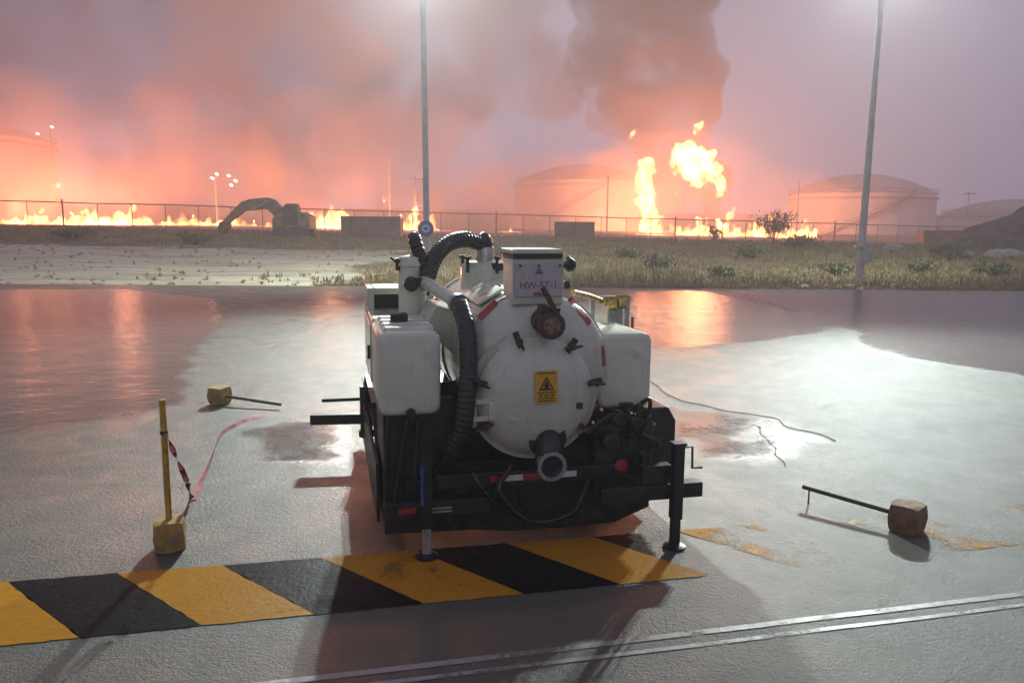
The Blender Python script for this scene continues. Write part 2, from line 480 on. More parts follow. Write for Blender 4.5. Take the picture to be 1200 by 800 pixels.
for (x0, y0, x1, y1, hw) in ((401, 791, 1198, 696, 0.022), (430, 803, 1198, 709, 0.016)):
    a, b_ = gr(x0, y0), gr(x1, y1); d = (b_-a).normalized(); a = a - d*4; b_ = b_ + d*14; nrm = Vector((-d.y, d.x, 0))
    pts = []; n_ = 60
    for i in range(n_+1):
        c = a + (b_-a)*(i/n_); jj = 0.006*noise.noise((i*0.7, hw*99, 0))
        pts += [c + nrm*(hw+jj) + Vector((0, 0, 0.004)), c - nrm*(hw-jj) + Vector((0, 0, 0.004))]
    raw('line', pts, [(2*i, 2*i+1, 2*i+3, 2*i+2) for i in range(n_)], PW, lines)
# cracks across the concrete
crack_m = pm('crack_dark', (0.03, 0.027, 0.024), 0.85, spec=0.05)  # plain dark colour of the flat crack strips
def crack(pix):
    P = spline([gr(x, y) for x, y in pix], 40); vs = []
    for i, p in enumerate(P):
        d = (P[min(i+1, len(P)-1)]-P[max(i-1, 0)]).normalized(); nn = Vector((-d.y, d.x, 0))
        j = nn*0.05*noise.noise((p.x*4, p.y*4, 0)); hw = 0.006*(0.6+abs(noise.noise((p.x*9, p.y*9, 2))))
        vs += [p+j+nn*hw+Vector((0, 0, 0.004)), p+j-nn*hw+Vector((0, 0, 0.004))]
    o = raw('crack', vs, [(2*i, 2*i+1, 2*i+3, 2*i+2) for i in range(len(P)-1)], crack_m, None); tag(o, kind='structure')
crack([(860, 495), (885, 500), (903, 520), (920, 547)])

# ------------------------------------------------------------------ grass and weeds
def grass_mat():
    m, n, b = base_mat('grass_blades')
    p = n.new('ShaderNodeNewGeometry').outputs['Position']
    f = n.noise(p, 0.3, 4, 0.6); g = n.noise(p, 2.5, 3)
    c = n.mix(n.ramp(f, 0.35, 0.65), (0.17, 0.18, 0.055), (0.34, 0.26, 0.12))
    c = n.mix(n.ramp(g, 0.4, 0.7), c, (0.26, 0.17, 0.09))
    n.set(b.inputs['Base Color'], c); b.inputs['Roughness'].default_value = 0.6
    return m
def blades(pts, hs, per, mat, name, lean=0.45, wid=0.012):
    vs = []; fs = []
    for (x, y, z), h in zip(pts, hs):
        for _ in range(per):
            a = rnd.random()*6.283; r = rnd.random()*0.16*(0.5+h); bx, by = x+r*math.cos(a), y+r*math.sin(a)
            a2 = rnd.random()*6.283; l = h*lean*rnd.random(); hh = h*(0.55+0.6*rnd.random())
            wx, wy = wid*(1+y/30)*math.cos(a2+1.57), wid*(1+y/30)*math.sin(a2+1.57)
            k = len(vs); cx, cy = math.cos(a2)*l, math.sin(a2)*l
            vs += [(bx-wx, by-wy, z-0.03), (bx+wx, by+wy, z-0.03), (bx+cx*0.4+wx*0.7, by+cy*0.4+wy*0.7, z+hh*0.6), (bx+cx*0.4-wx*0.7, by+cy*0.4-wy*0.7, z+hh*0.6), (bx+cx, by+cy, z+hh)]
            fs += [(k, k+1, k+2, k+3), (k+3, k+2, k+4)]
    return raw(name, vs, fs, mat)
pts = []; hs = []
while len(pts) < 21000:
    y = 26.0 + 62*rnd.random()**1.7; x = (rnd.random()*2-1)*(y*0.78+3)
    t = track(x, y); dn = noise.noise((x*0.12, y*0.12, 5))
    if (y > 26.6 or x < -3) and t > 0.25 + 0.35*rnd.random() and rnd.random() > 0.035: continue
    if rnd.random() > 0.75 + 0.6*dn: continue
    pts.append((x, y, H(x, y)))
    hs.append((0.14 + 0.3*rnd.random()**2)*(1+0.8*max(0, dn))*(0.5 if y < 27.5 else 1)*(1.3 if y > 48 else 1)*(0.5 if x < 0 else 0.72))
g = blades(pts, hs, 8, grass_mat(), 'grass')
tag(g, 'low yellow green grass and weeds on the bank behind the apron', 'grass', kind='stuff')

# ------------------------------------------------------------------ boundary fence
FA = Vector((-80, 74, 0)); FB = Vector((128, 126, 0))
FA.z, FB.z = 0, 0
fence = empty('chain_link_fence', (FA.x, FA.y, 0), 0, 'long dark wire fence on steel posts along the top of the weedy bank', 'fence')
flen = (FB-FA).length; fdir = (FB-FA)/flen; nb = 64; bay = flen/nb
fang = math.atan2(fdir.y, fdir.x)
def fz(i):
    p = FA + fdir*(i*bay); return H(p.x, p.y)
def ftop(i):
    s = i/nb; return 2.75 - 0.6*s
post_me = MB().tube([(0, 0, -0.3), (0, 0, 1.0)], 0.045, 8).mesh('post', FENCE)
post_hi = MB().tube([(0, 0, -0.3), (0, 0, 1.0)], 0.09, 8).mesh('post', FENCE)
wm = MB()
k = 0.0
for s_ in (-1, 1):
    for i in range(-10, 13):
        x0 = i*0.3; x1 = x0 + s_*1.0*3.3/3.3
        a = Vector((x0, 0, 0)); b = Vector((x0+s_*2.6, 0, 1.0))
        # clip to the bay
        def cl(p, q, lim, ge):
            t = (lim-p.x)/(q.x-p.x); r = p+(q-p)*t
            return r
        ok = True
        for lim, ge in ((0, True), (bay, False)):
            ia = a.x >= lim if ge else a.x <= lim; ib = b.x >= lim if ge else b.x <= lim
            if not ia and not ib: ok = False; break
            if not ia: a = cl(a, b, lim, ge)
            elif not ib: b = cl(a, b, lim, ge)
        if ok and (b-a).length > 0.05: wm.tube([a, b], 0.006, 3, False)
mesh_me = wm.mesh('mesh_panel', FENCE, 0)
rail_me = MB().tube([(0, 0, 0), (1, 0, 0)], 0.07, 6).mesh('rail', FENCE)
def inst(name, me, parent, loc, scale=(1, 1, 1), rot=(0, 0, 0)):
    o = bpy.data.objects.new(name, me); o.location = loc; o.scale = scale; o.rotation_euler = rot
    col.objects.link(o); o.parent = parent; return o
for i in range(nb+1):
    p = fdir*(i*bay); h = ftop(i)
    inst('post', post_hi if i % 7 == 3 else post_me, fence, (p.x, p.y, fz(i)), (1, 1, h + (0.35 if i % 7 == 3 else 0.05)))
    if i < nb:
        q = fdir*((i+1)*bay); z0, z1 = fz(i)+ftop(i), fz(i+1)+ftop(i+1)
        inst('rail', rail_me, fence, (p.x, p.y, z0), (bay, 1, 1), (0, -math.atan2(z1-z0, bay), fang))
        o = inst('mesh_panel', mesh_me, fence, (p.x, p.y, fz(i)+0.05), (1, 1, h-0.08), (0, 0, fang))

# ------------------------------------------------------------------ storage tanks
def storage_tank(px, Y, rad, ztop, zapex, label, courses=6, zb=-1.0):
    c = at(px, 250, Y)
    t = empty('storage_tank', (c.x, Y, zb), 0, label, 'storage tank', 'storage tanks behind the fence')
    h = ztop-zb; ch = h/courses
    for i in range(courses):
        r = rad + 0.06*(courses-i)
        z0, z1 = i*ch, (i+1)*ch
        MB().lathe([(r-0.4, z0), (r, z0), (r, z1-0.12), (r-0.03, z1), (r-0.4, z1)], (0, 0, 0), (0, 0, 1), 64).build('shell_course', TANKW, t, 30)
    ra = zapex-ztop; prof = []
    for k in range(9):
        s = k/8; prof.append(((rad+0.5)*(1-s), h + ra*(1-(1-s)**2*1.0)))
    prof[0] = (rad+0.5, h)
    MB().lathe([(rad-0.2, h-0.2)]+prof, (0, 0, 0), (0, 0, 1), 64).build('roof', TANKR, t, 20)
    MB().lathe([(rad+0.1, h-1.6), (rad+0.75, h-1.6), (rad+0.75, h-1.25), (rad+0.1, h-1.25)], (0, 0, 0), (0, 0, 1), 64, True).build('wind_girder', TANKR, t, 30)
    rm = MB().tube([((rad+0.3)*math.cos(a*RAD(6)), (rad+0.3)*math.sin(a*RAD(6)), h+1.1) for a in range(61)], 0.07, 5, False)
    for a in range(0, 60, 2):
        x, y = (rad+0.3)*math.cos(a*RAD(6)), (rad+0.3)*math.sin(a*RAD(6)); rm.tube([(x, y, h), (x, y, h+1.1)], 0.05, 5)
    rm.build('railing', FENCE, t)
    sm_ = MB(); n = 40
    for k in range(n):
        a = RAD(-140 + 70*k/n); z = h*k/n
        sm_.box(((rad+0.9)*math.cos(a), (rad+0.9)*math.sin(a), z+0.2), (1.0, 0.9, 0.12), Matrix.Rotation(a, 3, 'Z'))
    sm_.tube([((rad+1.4)*math.cos(RAD(-140+70*k/20)), (rad+1.4)*math.sin(RAD(-140+70*k/20)), h*k/20+1.2) for k in range(21)], 0.09, 5)
    sm_.build('stairway', FENCE, t)
    return t
storage_tank(682, 246, 21.0, at(650, 214, 246).z, at(650, 193, 246).z, 'pale tank with domed roof beside the tall flame column')
storage_tank(1007, 236, 20.3, at(1007, 228, 236).z, at(1007, 204, 236).z, 'pale domed tank standing clear behind the leaning lamp pole')
storage_tank(1192, 300, 25.5, at(1180, 250, 300).z, at(1180, 233, 300).z, 'distant dusky tank rising behind the dark soil mound')
storage_tank(-68, 178, 23.5, at(0, 163, 178).z, at(-60, 136, 178).z, 'large orange lit tank with floodlights beside its roof edge', 8)

# ------------------------------------------------------------------ distant masts and lamps
LAMPW = emit('distant_lamp', (1.0, 0.8, 0.55), 14)
def mast(px, ytop, ybase, Y, label, arm=0, lamps=(), r=0.16):
    b = at(px, ybase, Y); h = at(px, ytop, Y).z-b.z
    t = empty('distant_mast', (b.x, b.y, b.z-2), 0, label, 'mast', 'slim masts around the burning tanks')
    MB().tube([(0, 0, 0), (0, 0, h+2)], [r, r*0.65], 8).build('pole', FENCE, t)
    if arm: MB().box((arm*0.1, 0, h+1.4), (abs(arm), 0.2, 0.25)).build('crossarm', FENCE, t)
    for lx, ly in lamps:
        q = at(lx, ly, Y) - (b - Vector((0, 0, 2)))
        MB().box((q.x, q.y, q.z), (0.55, 0.2, 0.32), Matrix.Rotation(0.4, 3, 'Y')).build('lamp', LAMPW, t, bevel=0.05)
        MB().bar((0, 0, h+1.6), (q.x, q.y+0.12, q.z), 0.06).build('bracket', FENCE, t)
mast(457, 193, 268, 150, 'plain slim mast between the brown skip and the tall lamp pole')
mast(487, 206, 270, 140, 'T shaped utility mast just beside the tall lamp pole', arm=2.6)
mast(711, 205, 275, 170, 'slim mast in front of the tank beside the flame column', r=0.2)
mast(933, 214, 275, 175, 'slim mast at the edge of the tank behind the leaning pole')
mast(1131, 224, 275, 190, 'short mast with crossarm near the soil mound', arm=3.0)
mast(255, 206, 268, 150, 'floodlight mast with several small lit lamps above the excavator', lamps=((249, 209), (254, 204), (268, 206), (276, 212), (271, 217)))
mast(68, 150, 262, 165, 'mast with two lit lamps beside the orange lit tank', lamps=((44, 157), (61, 149)))

# ------------------------------------------------------------------ lamp poles
LENS = emit('floodlight_lens', (0.93, 1.0, 0.97), 60)
HOUS = pm('floodlight_housing', (0.25, 0.25, 0.26), 0.5, 0.5)
def lamp_pole(base, top, r0, r1, heads, label, watts, size=0.5, spot=130):
    base, top = Vector(base), Vector(top)
    t = empty('lamp_pole', base, 0, label, 'lamp pole')
    d = top-base
    MB().tube([(0, 0, -0.3), d*0.0, d*0.5, d], [r0, r0, (r0+r1)/2, r1], 14).build('pole', POLE, t)
    MB().tube([d*0.62/d.z*1.0 + Vector((0, 0, 0)), d*0.7/d.z], r0*1.12, 14).build('band', GALV, t)
    xs = [h[0].x for h in heads]
    hz = heads[0][0].z
    MB().bar(d*0.99, d*0.99+Vector((0, 0, max(0.1, hz-top.z-0.1))), 0.09).build('bracket', GALV, t)
    y_ = d.y
    MB().box((sum(xs)/len(xs)-base.x, y_, hz-base.z-0.12), (max(xs)-min(xs)+0.5, 0.08, 0.08)).build('crossarm', GALV, t, bevel=0.01)
    for hi_, (hp, aim) in enumerate(heads):
        q = hp-base; dr = (Vector(aim)-hp).normalized(); rot = dr.to_track_quat('-Z', 'Y').to_matrix()
        hs = MB().box(q - dr*0.06, (size, size*0.7, 0.14), rot).build('floodlight', HOUS, t, bevel=0.03)
        MB().box(q + dr*0.03, (size*0.88, size*0.58, 0.04), rot).build('lens', LENS, hs)
        ld = bpy.data.lights.new('floodlight_beam', 'SPOT'); ld.energy = watts if hi_ < 2 else min(watts, 8500); ld.color = (0.88, 1.0, 0.95)
        ld.spot_size = RAD(spot if hi_ < 2 else 150); ld.spot_blend = 0.7; ld.shadow_soft_size = 0.14
        lo = bpy.data.objects.new('floodlight_beam', ld); lo.location = q + dr*0.22; lo.rotation_euler = dr.to_track_quat('-Z', 'Y').to_euler(); lo.parent = t
        col.objects.link(lo)
    return t
P1 = Vector((-2.86, 25.9, 0)); P1T = Vector((-2.93, 25.9, 10.15))
lp1 = lamp_pole((P1.x, P1.y, H(P1.x, P1.y)), P1T, 0.115, 0.08,
    [(Vector((-3.2, 25.6, 10.5)), (1, 4, 0)), (Vector((-2.55, 25.6, 10.5)), (5, 3, 0)), (Vector((-2.9, 26.2, 10.5)), (-13, 37, 0))], 'upright grey lamp pole carrying a round blue sign', 12000, spot=90)
G2 = gr(1006, 334); P2 = Vector((G2.x, G2.y, H(G2.x, G2.y))); P2T = at(1035, -32, G2.y)
lp2 = lamp_pole(P2, P2T, 0.14, 0.085,
    [(Vector((P2T.x-0.75, P2.y-0.3, P2T.z+0.3)), (3, -2, 0)), (Vector((P2T.x+0.1, P2.y-0.3, P2T.z+0.3)), (6, -2, 0)), (Vector((P2T.x-0.3, P2.y+0.3, P2T.z+0.3)), (8, 42, 0))], 'leaning pale lamp pole standing in the grass, without a sign', 11500, spot=52)
# switch box and clamp on the leaning pole
d2 = P2T-P2
MB().tube([d2*0.13, d2*0.137], 0.25, 12).build('collar', GALV, lp2)
MB().box(d2*0.105+Vector((0.12, -0.16, 0)), (0.3, 0.18, 0.5)).build('switch_box', GALV, lp2, bevel=0.02)
# round sign on the upright pole
c = at(499, 268, P1.y-0.25)
sg = empty('round_sign', (c.x, c.y, c.z), 0, 'small round blue sign with pale centre fixed to the upright pole', 'sign')
SBL = pm('sign_blue', (0.07, 0.13, 0.32), 0.4, var=0.15); SWT = pm('sign_pale', (0.42, 0.5, 0.62), 0.4, var=0.15)
MB().lathe([(0.25, 0), (0.265, 0.005), (0.265, 0.025), (0.25, 0.03)], (0, 0, 0), (0, 1, 0), 32).build('disc', SBL, sg)
MB().lathe([(0.135, 0), (0.135, 0.004)], (0, -0.005, 0), (0, 1, 0), 28).build('emblem', SWT, sg)
MB().lathe([(0.06, 0), (0.06, 0.003)], (0, -0.009, 0), (0, 1, 0), 20).build('emblem_centre', SBL, sg)
MB().box((0, 0.13, 0), (0.06, 0.22, 0.06)).build('clamp', GALV, sg)

# ------------------------------------------------------------------ excavator behind the bank
EY = 69.0
def E_(px, py): 
    p = at(px, py, EY); return p
eb = E_(340, 272)
ez = H(eb.x, EY)
ex = empty('excavator', (eb.x, EY, ez), 0, 'olive tracked excavator with its boom arched over the burning ground', 'excavator')
def el(px, py, dy=0): 
    p = E_(px, py); return Vector((p.x-eb.x, dy, p.z-ez))
def arm(pts_top, pts_bot, y0, y1, name, m):
    MB().prism([(el(*p).x, el(*p).z) for p in pts_top + pts_bot[::-1]], 1, y0, y1).build(name, m, ex, 0, bevel=0.04)
arm([(287, 237), (292, 233.5), (314, 231.5), (322, 234), (341, 254)], [(288, 247), (292, 247), (311, 245), (316, 246.5), (332, 264)], -0.35, 0.35, 'boom', EXCAV)
arm([(262, 259), (284, 236), (292, 235)], [(267, 263), (288, 247), (293, 243)], -0.28, 0.28, 'stick', EXCAV)
arm([(259, 261), (263, 259), (269, 262)], [(258, 270), (262, 274), (267, 269)], -0.6, 0.6, 'bucket', EXDARK)
arm([(336, 243), (340, 239), (351, 239), (353, 244)], [(336, 262), (340, 264), (348, 264), (354, 264)], -1.3, -0.2, 'cab', EXDARK)
arm([(324, 256), (330, 250), (357, 249), (366, 254)], [(324, 268.5), (345, 269), (357, 269), (367, 268.5)], -1.25, 1.25, 'engine_house', EXCAV)
arm([(354, 249), (358, 249)], [(354, 253), (358, 253)], -0.4, -0.2, 'exhaust', EXDARK)
for y in (-1.35, 0.85):
    a, b = el(324, 268.5), el(366, 268.5)
    MB().prism([(a.x, 0.1), (a.x+0.35, -0.12), (b.x-0.35, -0.12), (b.x, 0.12), (b.x, 0.5), (b.x-0.35, 0.95), (a.x+0.35, 0.95), (a.x, 0.6)], 1, y, y+0.5).build('track', EXDARK, ex, 0, bevel=0.03)
MB().tube([el(296, 247, -0.4), el(316, 236, -0.4)], 0.09, 8).build('hydraulic_ram', GALV, ex)

# ------------------------------------------------------------------ skips and containers along the fence
def skip(x0, x1, y0, y1, Y, label, depth=2.2, doors=False):
    a, b = at(x0, y1, Y), at(x1, y1, Y); h = at(x0, y0, Y).z-a.z; w_ = b.x-a.x
    z0 = min(a.z, H(a.x, Y)); h = at(x0, y0, Y).z - z0
    t = empty('steel_skip', ((a.x+b.x)/2, Y, z0), 0, label, 'skip', 'steel skips beside the fence')
    m = MB(); th = 0.08
    m.bb(-w_/2, w_/2, 0, th, 0, h); m.bb(-w_/2, w_/2, depth-th, depth, 0, h)
    m.bb(-w_/2, -w_/2+th, th, depth-th, 0, h); m.bb(w_/2-th, w_/2, th, depth-th, 0, h); m.bb(-w_/2+th, w_/2-th, th, depth-th, 0, 0.1)
    m.build('shell', SKIP, t, 0)
    n = max(4, int(w_/0.7))
    for i in range(n+1):
        MB().bb(-w_/2+i*w_/n-0.05, -w_/2+i*w_/n+0.05, -0.09, -0.002, 0, h-0.05).build('rib', SKIP, t, 0)
    MB().bb(-w_/2-0.08, w_/2+0.08, -0.1, 0.06, h, h+0.12).build('rim', SKIP, t, 0)
    if doors:
        MB().box((-w_/2-0.4, -0.2, h*0.55), (0.9, 0.08, h*1.05), Matrix.Rotation(0.6, 3, 'Z')).build('door', SKIP, t, 0)
skip(411, 469, 255, 277, 71, 'long brown skip with an open end door, near the excavator', doors=True)
skip(650, 696, 261, 279, 80, 'brown skip in front of the tank by the flame column')
skip(1082, 1136, 271, 283, 96, 'low dark skip near the soil mound', 2.0)

# ------------------------------------------------------------------ soil mound, rubble, shrubs
mc = at(1215, 280, 66)
mvs = []; mfs = []; R_, S_ = 26, 44
for i in range(R_+1):
    for j in range(S_):
        s = i/R_; a = 2*math.pi*j/S_; rx, ry = 9.0, 6.5
        x, y = math.cos(a)*rx*s, math.sin(a)*ry*s
        n1 = noise.fractal((x*0.35, y*0.35, 1.3), 1.0, 2.0, 4)
        z = 4.1*max(0, 1-s)**0.85*(1+0.1*n1) + 0.3*n1*(1-s) - 0.5*s**6
        mvs.append((mc.x+x, 66+y, H(mc.x+x, 66+y)+z))
for i in range(R_):
    for j in range(S_):
        mfs.append((i*S_+j, i*S_+(j+1) % S_, (i+1)*S_+(j+1) % S_, (i+1)*S_+j))
SOIL = pm('dark_soil', (0.075, 0.06, 0.05), 0.9, var=0.35, scale=0.9, dirt=(0.13, 0.11, 0.09), bump=1.0, bscale=5, coords='Object')
mound = raw('soil_mound', mvs, mfs, SOIL, smooth=True); tag(mound, kind='structure')
def rock(px, py, Y, w_, h_, label):
    c = at(px, py, Y); z = H(c.x, Y)
    me = MB(); bm = bmesh.new(); bmesh.ops.create_icosphere(bm, subdivisions=3, radius=1)
    for v in bm.verts:
        k = 1 + 0.28*noise.noise(v.co*1.7 + Vector((px, 0, 0))); v.co = Vector((v.co.x*w_*k, v.co.y*w_*0.6*k, v.co.z*h_*k))
    m = bpy.data.meshes.new('rubble'); bm.to_mesh(m); bm.free(); m.materials.append(STONE)
    o = bpy.data.objects.new('rubble', m); o.location = (c.x, Y, max(z, c.z-h_*0.3)); col.objects.link(o)
    tag(o, label, 'rubble', 'pale rubble lumps on the bank')
rock(1047, 289, 58, 0.75, 0.3, 'flat pale lump of rubble right beside the leaning lamp pole')
rock(1131, 297, 48, 0.55, 0.22, 'flat pale lump of rubble in grass before the soil mound')
rock(1178, 297, 50, 1.3, 0.45, 'broad pale rubble heap at the foot of the soil mound')

def shrub(px, pbase, Y, w_, h_, n, label, grp=None, leaf=0.16):
    c = at(px, pbase, Y); z = H(c.x, Y)
    t = empty('shrub', (c.x, Y, z), 0, label, 'shrub', grp)
    m = MB(); tips = []
    for i in range(9):
        a = rnd.random()*6.283; r = w_*0.5*(0.3+0.7*rnd.random()); top = Vector((r*math.cos(a), r*math.sin(a), h_*(0.55+0.45*rnd.random())))
        mid = top*0.5 + Vector((0, 0, h_*0.12)); m.tube([(0, 0, -0.1), mid, top], [0.05, 0.03, 0.01], 5)
        tips += [mid, top, (mid+top)/2]
    m.build('stem', BARK, t)
    vs = []; fs = []
    for i in range(n):
        p = tips[rnd.randrange(len(tips))] + Vector((rnd.gauss(0, 1)*w_*0.13, rnd.gauss(0, 1)*w_*0.13, rnd.gauss(0, 1)*h_*0.12))
        p.z = max(0.02, p.z)
        q = Euler((rnd.random()*6, rnd.random()*6, rnd.random()*6)).to_matrix(); s = leaf*(0.6+0.8*rnd.random()); k = len(vs)
        vs += [p+q @ Vector(v) for v in ((-s, 0, 0), (0, s*0.45, 0.02), (s, 0, 0), (0, -s*0.45, 0.02))]; fs.append((k, k+1, k+2, k+3))
    raw('foliage', vs, fs, LEAF, t)
shrub(907, 279, 84, 4.4, 3.1, 900, 'leafy shrub standing out against the line of flames')
shrub(838, 279, 88, 2.2, 1.5, 260, 'small shrub against the flames left of the leafy shrub')
for i, (px, pb, Y, w_, h_) in enumerate(((770, 318, 36, 1.3, 0.75), (735, 300, 44, 1.5, 0.6), (980, 324, 33, 1.1, 0.5), (880, 300, 46, 2.2, 0.9), (1080, 322, 34, 1.2, 0.55), (1165, 325, 32, 1.3, 0.6), (845, 328, 30, 0.9, 0.45), (935, 288, 60, 3, 1.2), (600, 300, 45, 1.6, 0.7), (1110, 300, 48, 2.2, 0.9), (230, 286, 55, 2.4, 0.8), (90, 284, 58, 3.0, 0.8))):
    shrub(px, pb, Y, w_, h_, 420, 'low scrubby bush among the grass of the bank', 'low bushes on the bank', 0.07 + 0.0012*Y)

# ------------------------------------------------------------------ fires
def vol_emit(name, c, s):
    if name in MATS: return MATS[name]
    m = bpy.data.materials.new(name); m.use_nodes = True; nt = m.node_tree; nt.nodes.clear()
    o = nt.nodes.new('ShaderNodeOutputMaterial'); e = nt.nodes.new('ShaderNodeEmission')
    e.inputs[0].default_value = (*c, 1); e.inputs[1].default_value = s
    nt.links.new(e.outputs[0], o.inputs['Volume']); MATS[name] = m
    m.cycles.homogeneous_volume = True
    return m
def flame_mat(name, scale, lo, hi, base, peak, dist):
    m = bpy.data.materials.new(name); m.use_nodes = True; nt = m.node_tree; nt.nodes.clear(); n = N(nt)
    o = n.new('ShaderNodeOutputMaterial'); e = n.new('ShaderNodeEmission')
    p = n.new('ShaderNodeNewGeometry').outputs['Position']
    mp = n.new('ShaderNodeMapping'); nt.links.new(p, mp.inputs[0]); mp.inputs['Scale'].default_value = (1, 1, 0.55)
    f = n.noise(mp.outputs[0], scale, 5.0, 0.64, dist)
    e.inputs[0].default_value = (1.0, 0.33, 0.085, 1)
    n.set(e.inputs[1], n.ramp(f, lo, hi, base, peak))
    nt.links.new(e.outputs[0], o.inputs['Volume'])
    m.cycles.volume_step_rate = 0.2
    return m
FLAME = flame_mat('flame', 0.55, 0.4, 0.7, 0.1, 9.0, 0.8)
FLAME_TORN = flame_mat('torn_flame', 0.3, 0.43, 0.66, 0.0, 7.0, 1.6)
def blob_object(name, blobs, mat, vox, disp, dscale, seed=0):
    """closed lumpy body: ellipsoids fused by a voxel remesh, then roughened"""
    bm = bmesh.new()
    for (c, r) in blobs:
        mt = Matrix.Translation(c) @ Matrix.Diagonal((*r, 1)) if not isinstance(r, float) else Matrix.Translation(c) @ Matrix.Scale(r, 4)
        bmesh.ops.create_icosphere(bm, subdivisions=2, radius=1.0, matrix=mt)
    me = bpy.data.meshes.new(name); bm.to_mesh(me); bm.free(); me.materials.append(mat)
    o = bpy.data.objects.new(name, me); col.objects.link(o)
    r = o.modifiers.new('fuse', 'REMESH'); r.mode = 'VOXEL'; r.voxel_size = vox
    tx = bpy.data.textures.new(name, 'CLOUDS'); tx.noise_scale = dscale; tx.noise_depth = 5
    d = o.modifiers.new('rough', 'DISPLACE'); d.texture = tx; d.strength = disp; d.mid_level = 0.5; d.texture_coords = 'LOCAL'
    return o
def fire_light(p, watts, radius=2.0, c=(1.0, 0.34, 0.17)):
    ld = bpy.data.lights.new('fire_glow', 'POINT'); ld.energy = watts; ld.color = c; ld.shadow_soft_size = radius
    o = bpy.data.objects.new('fire_glow', ld); o.location = p; col.objects.link(o); return o
def tongues(x0, x1, ybase, Y, hpx, n, wpx, seed):
    r_ = random.Random(seed); out = []
    for i in range(n):
        px = x0 + (x1-x0)*(i+0.5+0.5*(r_.random()-0.5))/n
        h = hpx*(0.35+0.9*r_.random()**1.6); w_ = wpx*(0.6+0.7*r_.random())
        s = Y/FPX; c = at(px, ybase, Y)
        lean = r_.uniform(-0.25, 0.35)
        for k in range(4):
            t = k/4; rr = w_*0.5*(1-t*0.8)*s
            out.append((c + Vector((lean*h*t*s, r_.uniform(-1, 1), h*t*s)), (rr, rr*1.2, h*s*0.3*(1-0.4*t))))
    return out
def fire(label, blobs, watts, lp, vox=0.45, disp=1.1, dscale=1.3, radius=2.0, mat=None):
    o = blob_object('fire', blobs, mat or FLAME, vox, disp, dscale)
    tag(o, label, 'fire', 'fires around the storage tanks')
    for p in lp:
        g = fire_light(p, watts/len(lp), radius); g.parent = o
    return o
def smoke_mat(name, c, dens, scale, lo, hi, aniso=0.2, step=1.0):
    m = bpy.data.materials.new(name); m.use_nodes = True; nt = m.node_tree; nt.nodes.clear(); n = N(nt)
    o = n.new('ShaderNodeOutputMaterial'); v = n.new('ShaderNodeVolumePrincipled')
    p = n.new('ShaderNodeNewGeometry').outputs['Position']
    f = n.noise(p, scale, 4.0, 0.6, 0.5)
    n.set(v.inputs['Density'], n.ramp(f, lo, hi, 0.0, dens))
    v.inputs['Color'].default_value = (*c, 1); v.inputs['Anisotropy'].default_value = aniso
    nt.links.new(v.outputs[0], o.inputs['Volume'])
    return m
def smoke(label, blobs, mat, vox=2.4, disp=12.0, dscale=10.0):
    o = blob_object('smoke', blobs, mat, vox, disp, dscale)
    return tag(o, label, 'smoke', None, 'stuff')
K = 0.75
fire('long low line of flames behind the fence in front of the left tank', tongues(-20, 180, 268, 140, 19, 54, 9, 1) + tongues(85, 165, 268, 141, 24, 20, 10, 2) + tongues(40, 60, 256, 141, 10, 5, 4, 21) + tongues(-20, 180, 268, 143, 7, 60, 12, 22), 145000*K, [at(20, 258, 140), at(90, 256, 140), at(140, 256, 140)])
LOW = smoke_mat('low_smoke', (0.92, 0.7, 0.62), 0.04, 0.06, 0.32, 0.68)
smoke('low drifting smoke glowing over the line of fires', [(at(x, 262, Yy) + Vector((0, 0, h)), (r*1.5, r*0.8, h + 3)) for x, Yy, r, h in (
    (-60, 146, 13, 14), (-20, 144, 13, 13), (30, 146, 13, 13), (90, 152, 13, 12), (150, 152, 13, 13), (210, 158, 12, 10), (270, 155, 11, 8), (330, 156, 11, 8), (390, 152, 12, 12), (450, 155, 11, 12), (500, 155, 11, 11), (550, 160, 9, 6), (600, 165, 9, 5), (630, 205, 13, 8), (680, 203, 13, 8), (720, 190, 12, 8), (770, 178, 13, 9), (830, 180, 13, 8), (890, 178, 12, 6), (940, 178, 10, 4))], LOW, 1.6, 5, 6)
fire('small flames below the excavator stick', tongues(186, 300, 270, 142, 19, 32, 10, 3) + tongues(256, 264, 262, 142, 14, 2, 9, 4), 26000*K, [at(262, 258, 142)])
fire('small flare of flame beneath the excavator boom', tongues(308, 320, 269, 142, 16, 2, 8, 31), 6000*K, [at(315, 262, 142)])
fire('bright squat blaze between the excavator and the brown skip', tongues(360, 410, 269, 140, 25, 18, 11, 5), 42000*K, [at(386, 255, 140)])
fire('flames between the brown skip and the upright lamp pole', tongues(466, 512, 271, 140, 24, 7, 11, 6) + tongues(484, 492, 250, 140, 18, 2, 7, 61), 27000*K, [at(488, 255, 140)])
fire('little flames on the ground left of the centre tank', tongues(584, 612, 277, 142, 13, 5, 8, 7), 9000*K, [at(598, 268, 142)])
fire('long wall of low flames under the fireball', tongues(705, 800, 281, 150, 11, 12, 11, 8) + tongues(790, 955, 281, 150, 24, 52, 10, 9) + tongues(800, 905, 281, 151, 27, 18, 10, 10), 70000*K, [at(770, 265, 150), at(850, 262, 150), at(920, 265, 150)])
cb = []
for i in range(15):
    t = i/14; px = 766 - 8*math.sin(t*2.2) - 3*t; py = 272 - 82*t
    s = 205/FPX; w_ = (12.0 - 2.5*abs(t-0.45)*2 + 2*math.sin(i*2.3))
    cb.append((at(px, py, 205) + Vector((rnd.uniform(-.5, .5), rnd.uniform(-1, 1), 0)), (w_*s, w_*s*1.1, 6.5*s)))
cb += tongues(750, 800, 272, 204, 18, 6, 12, 11)
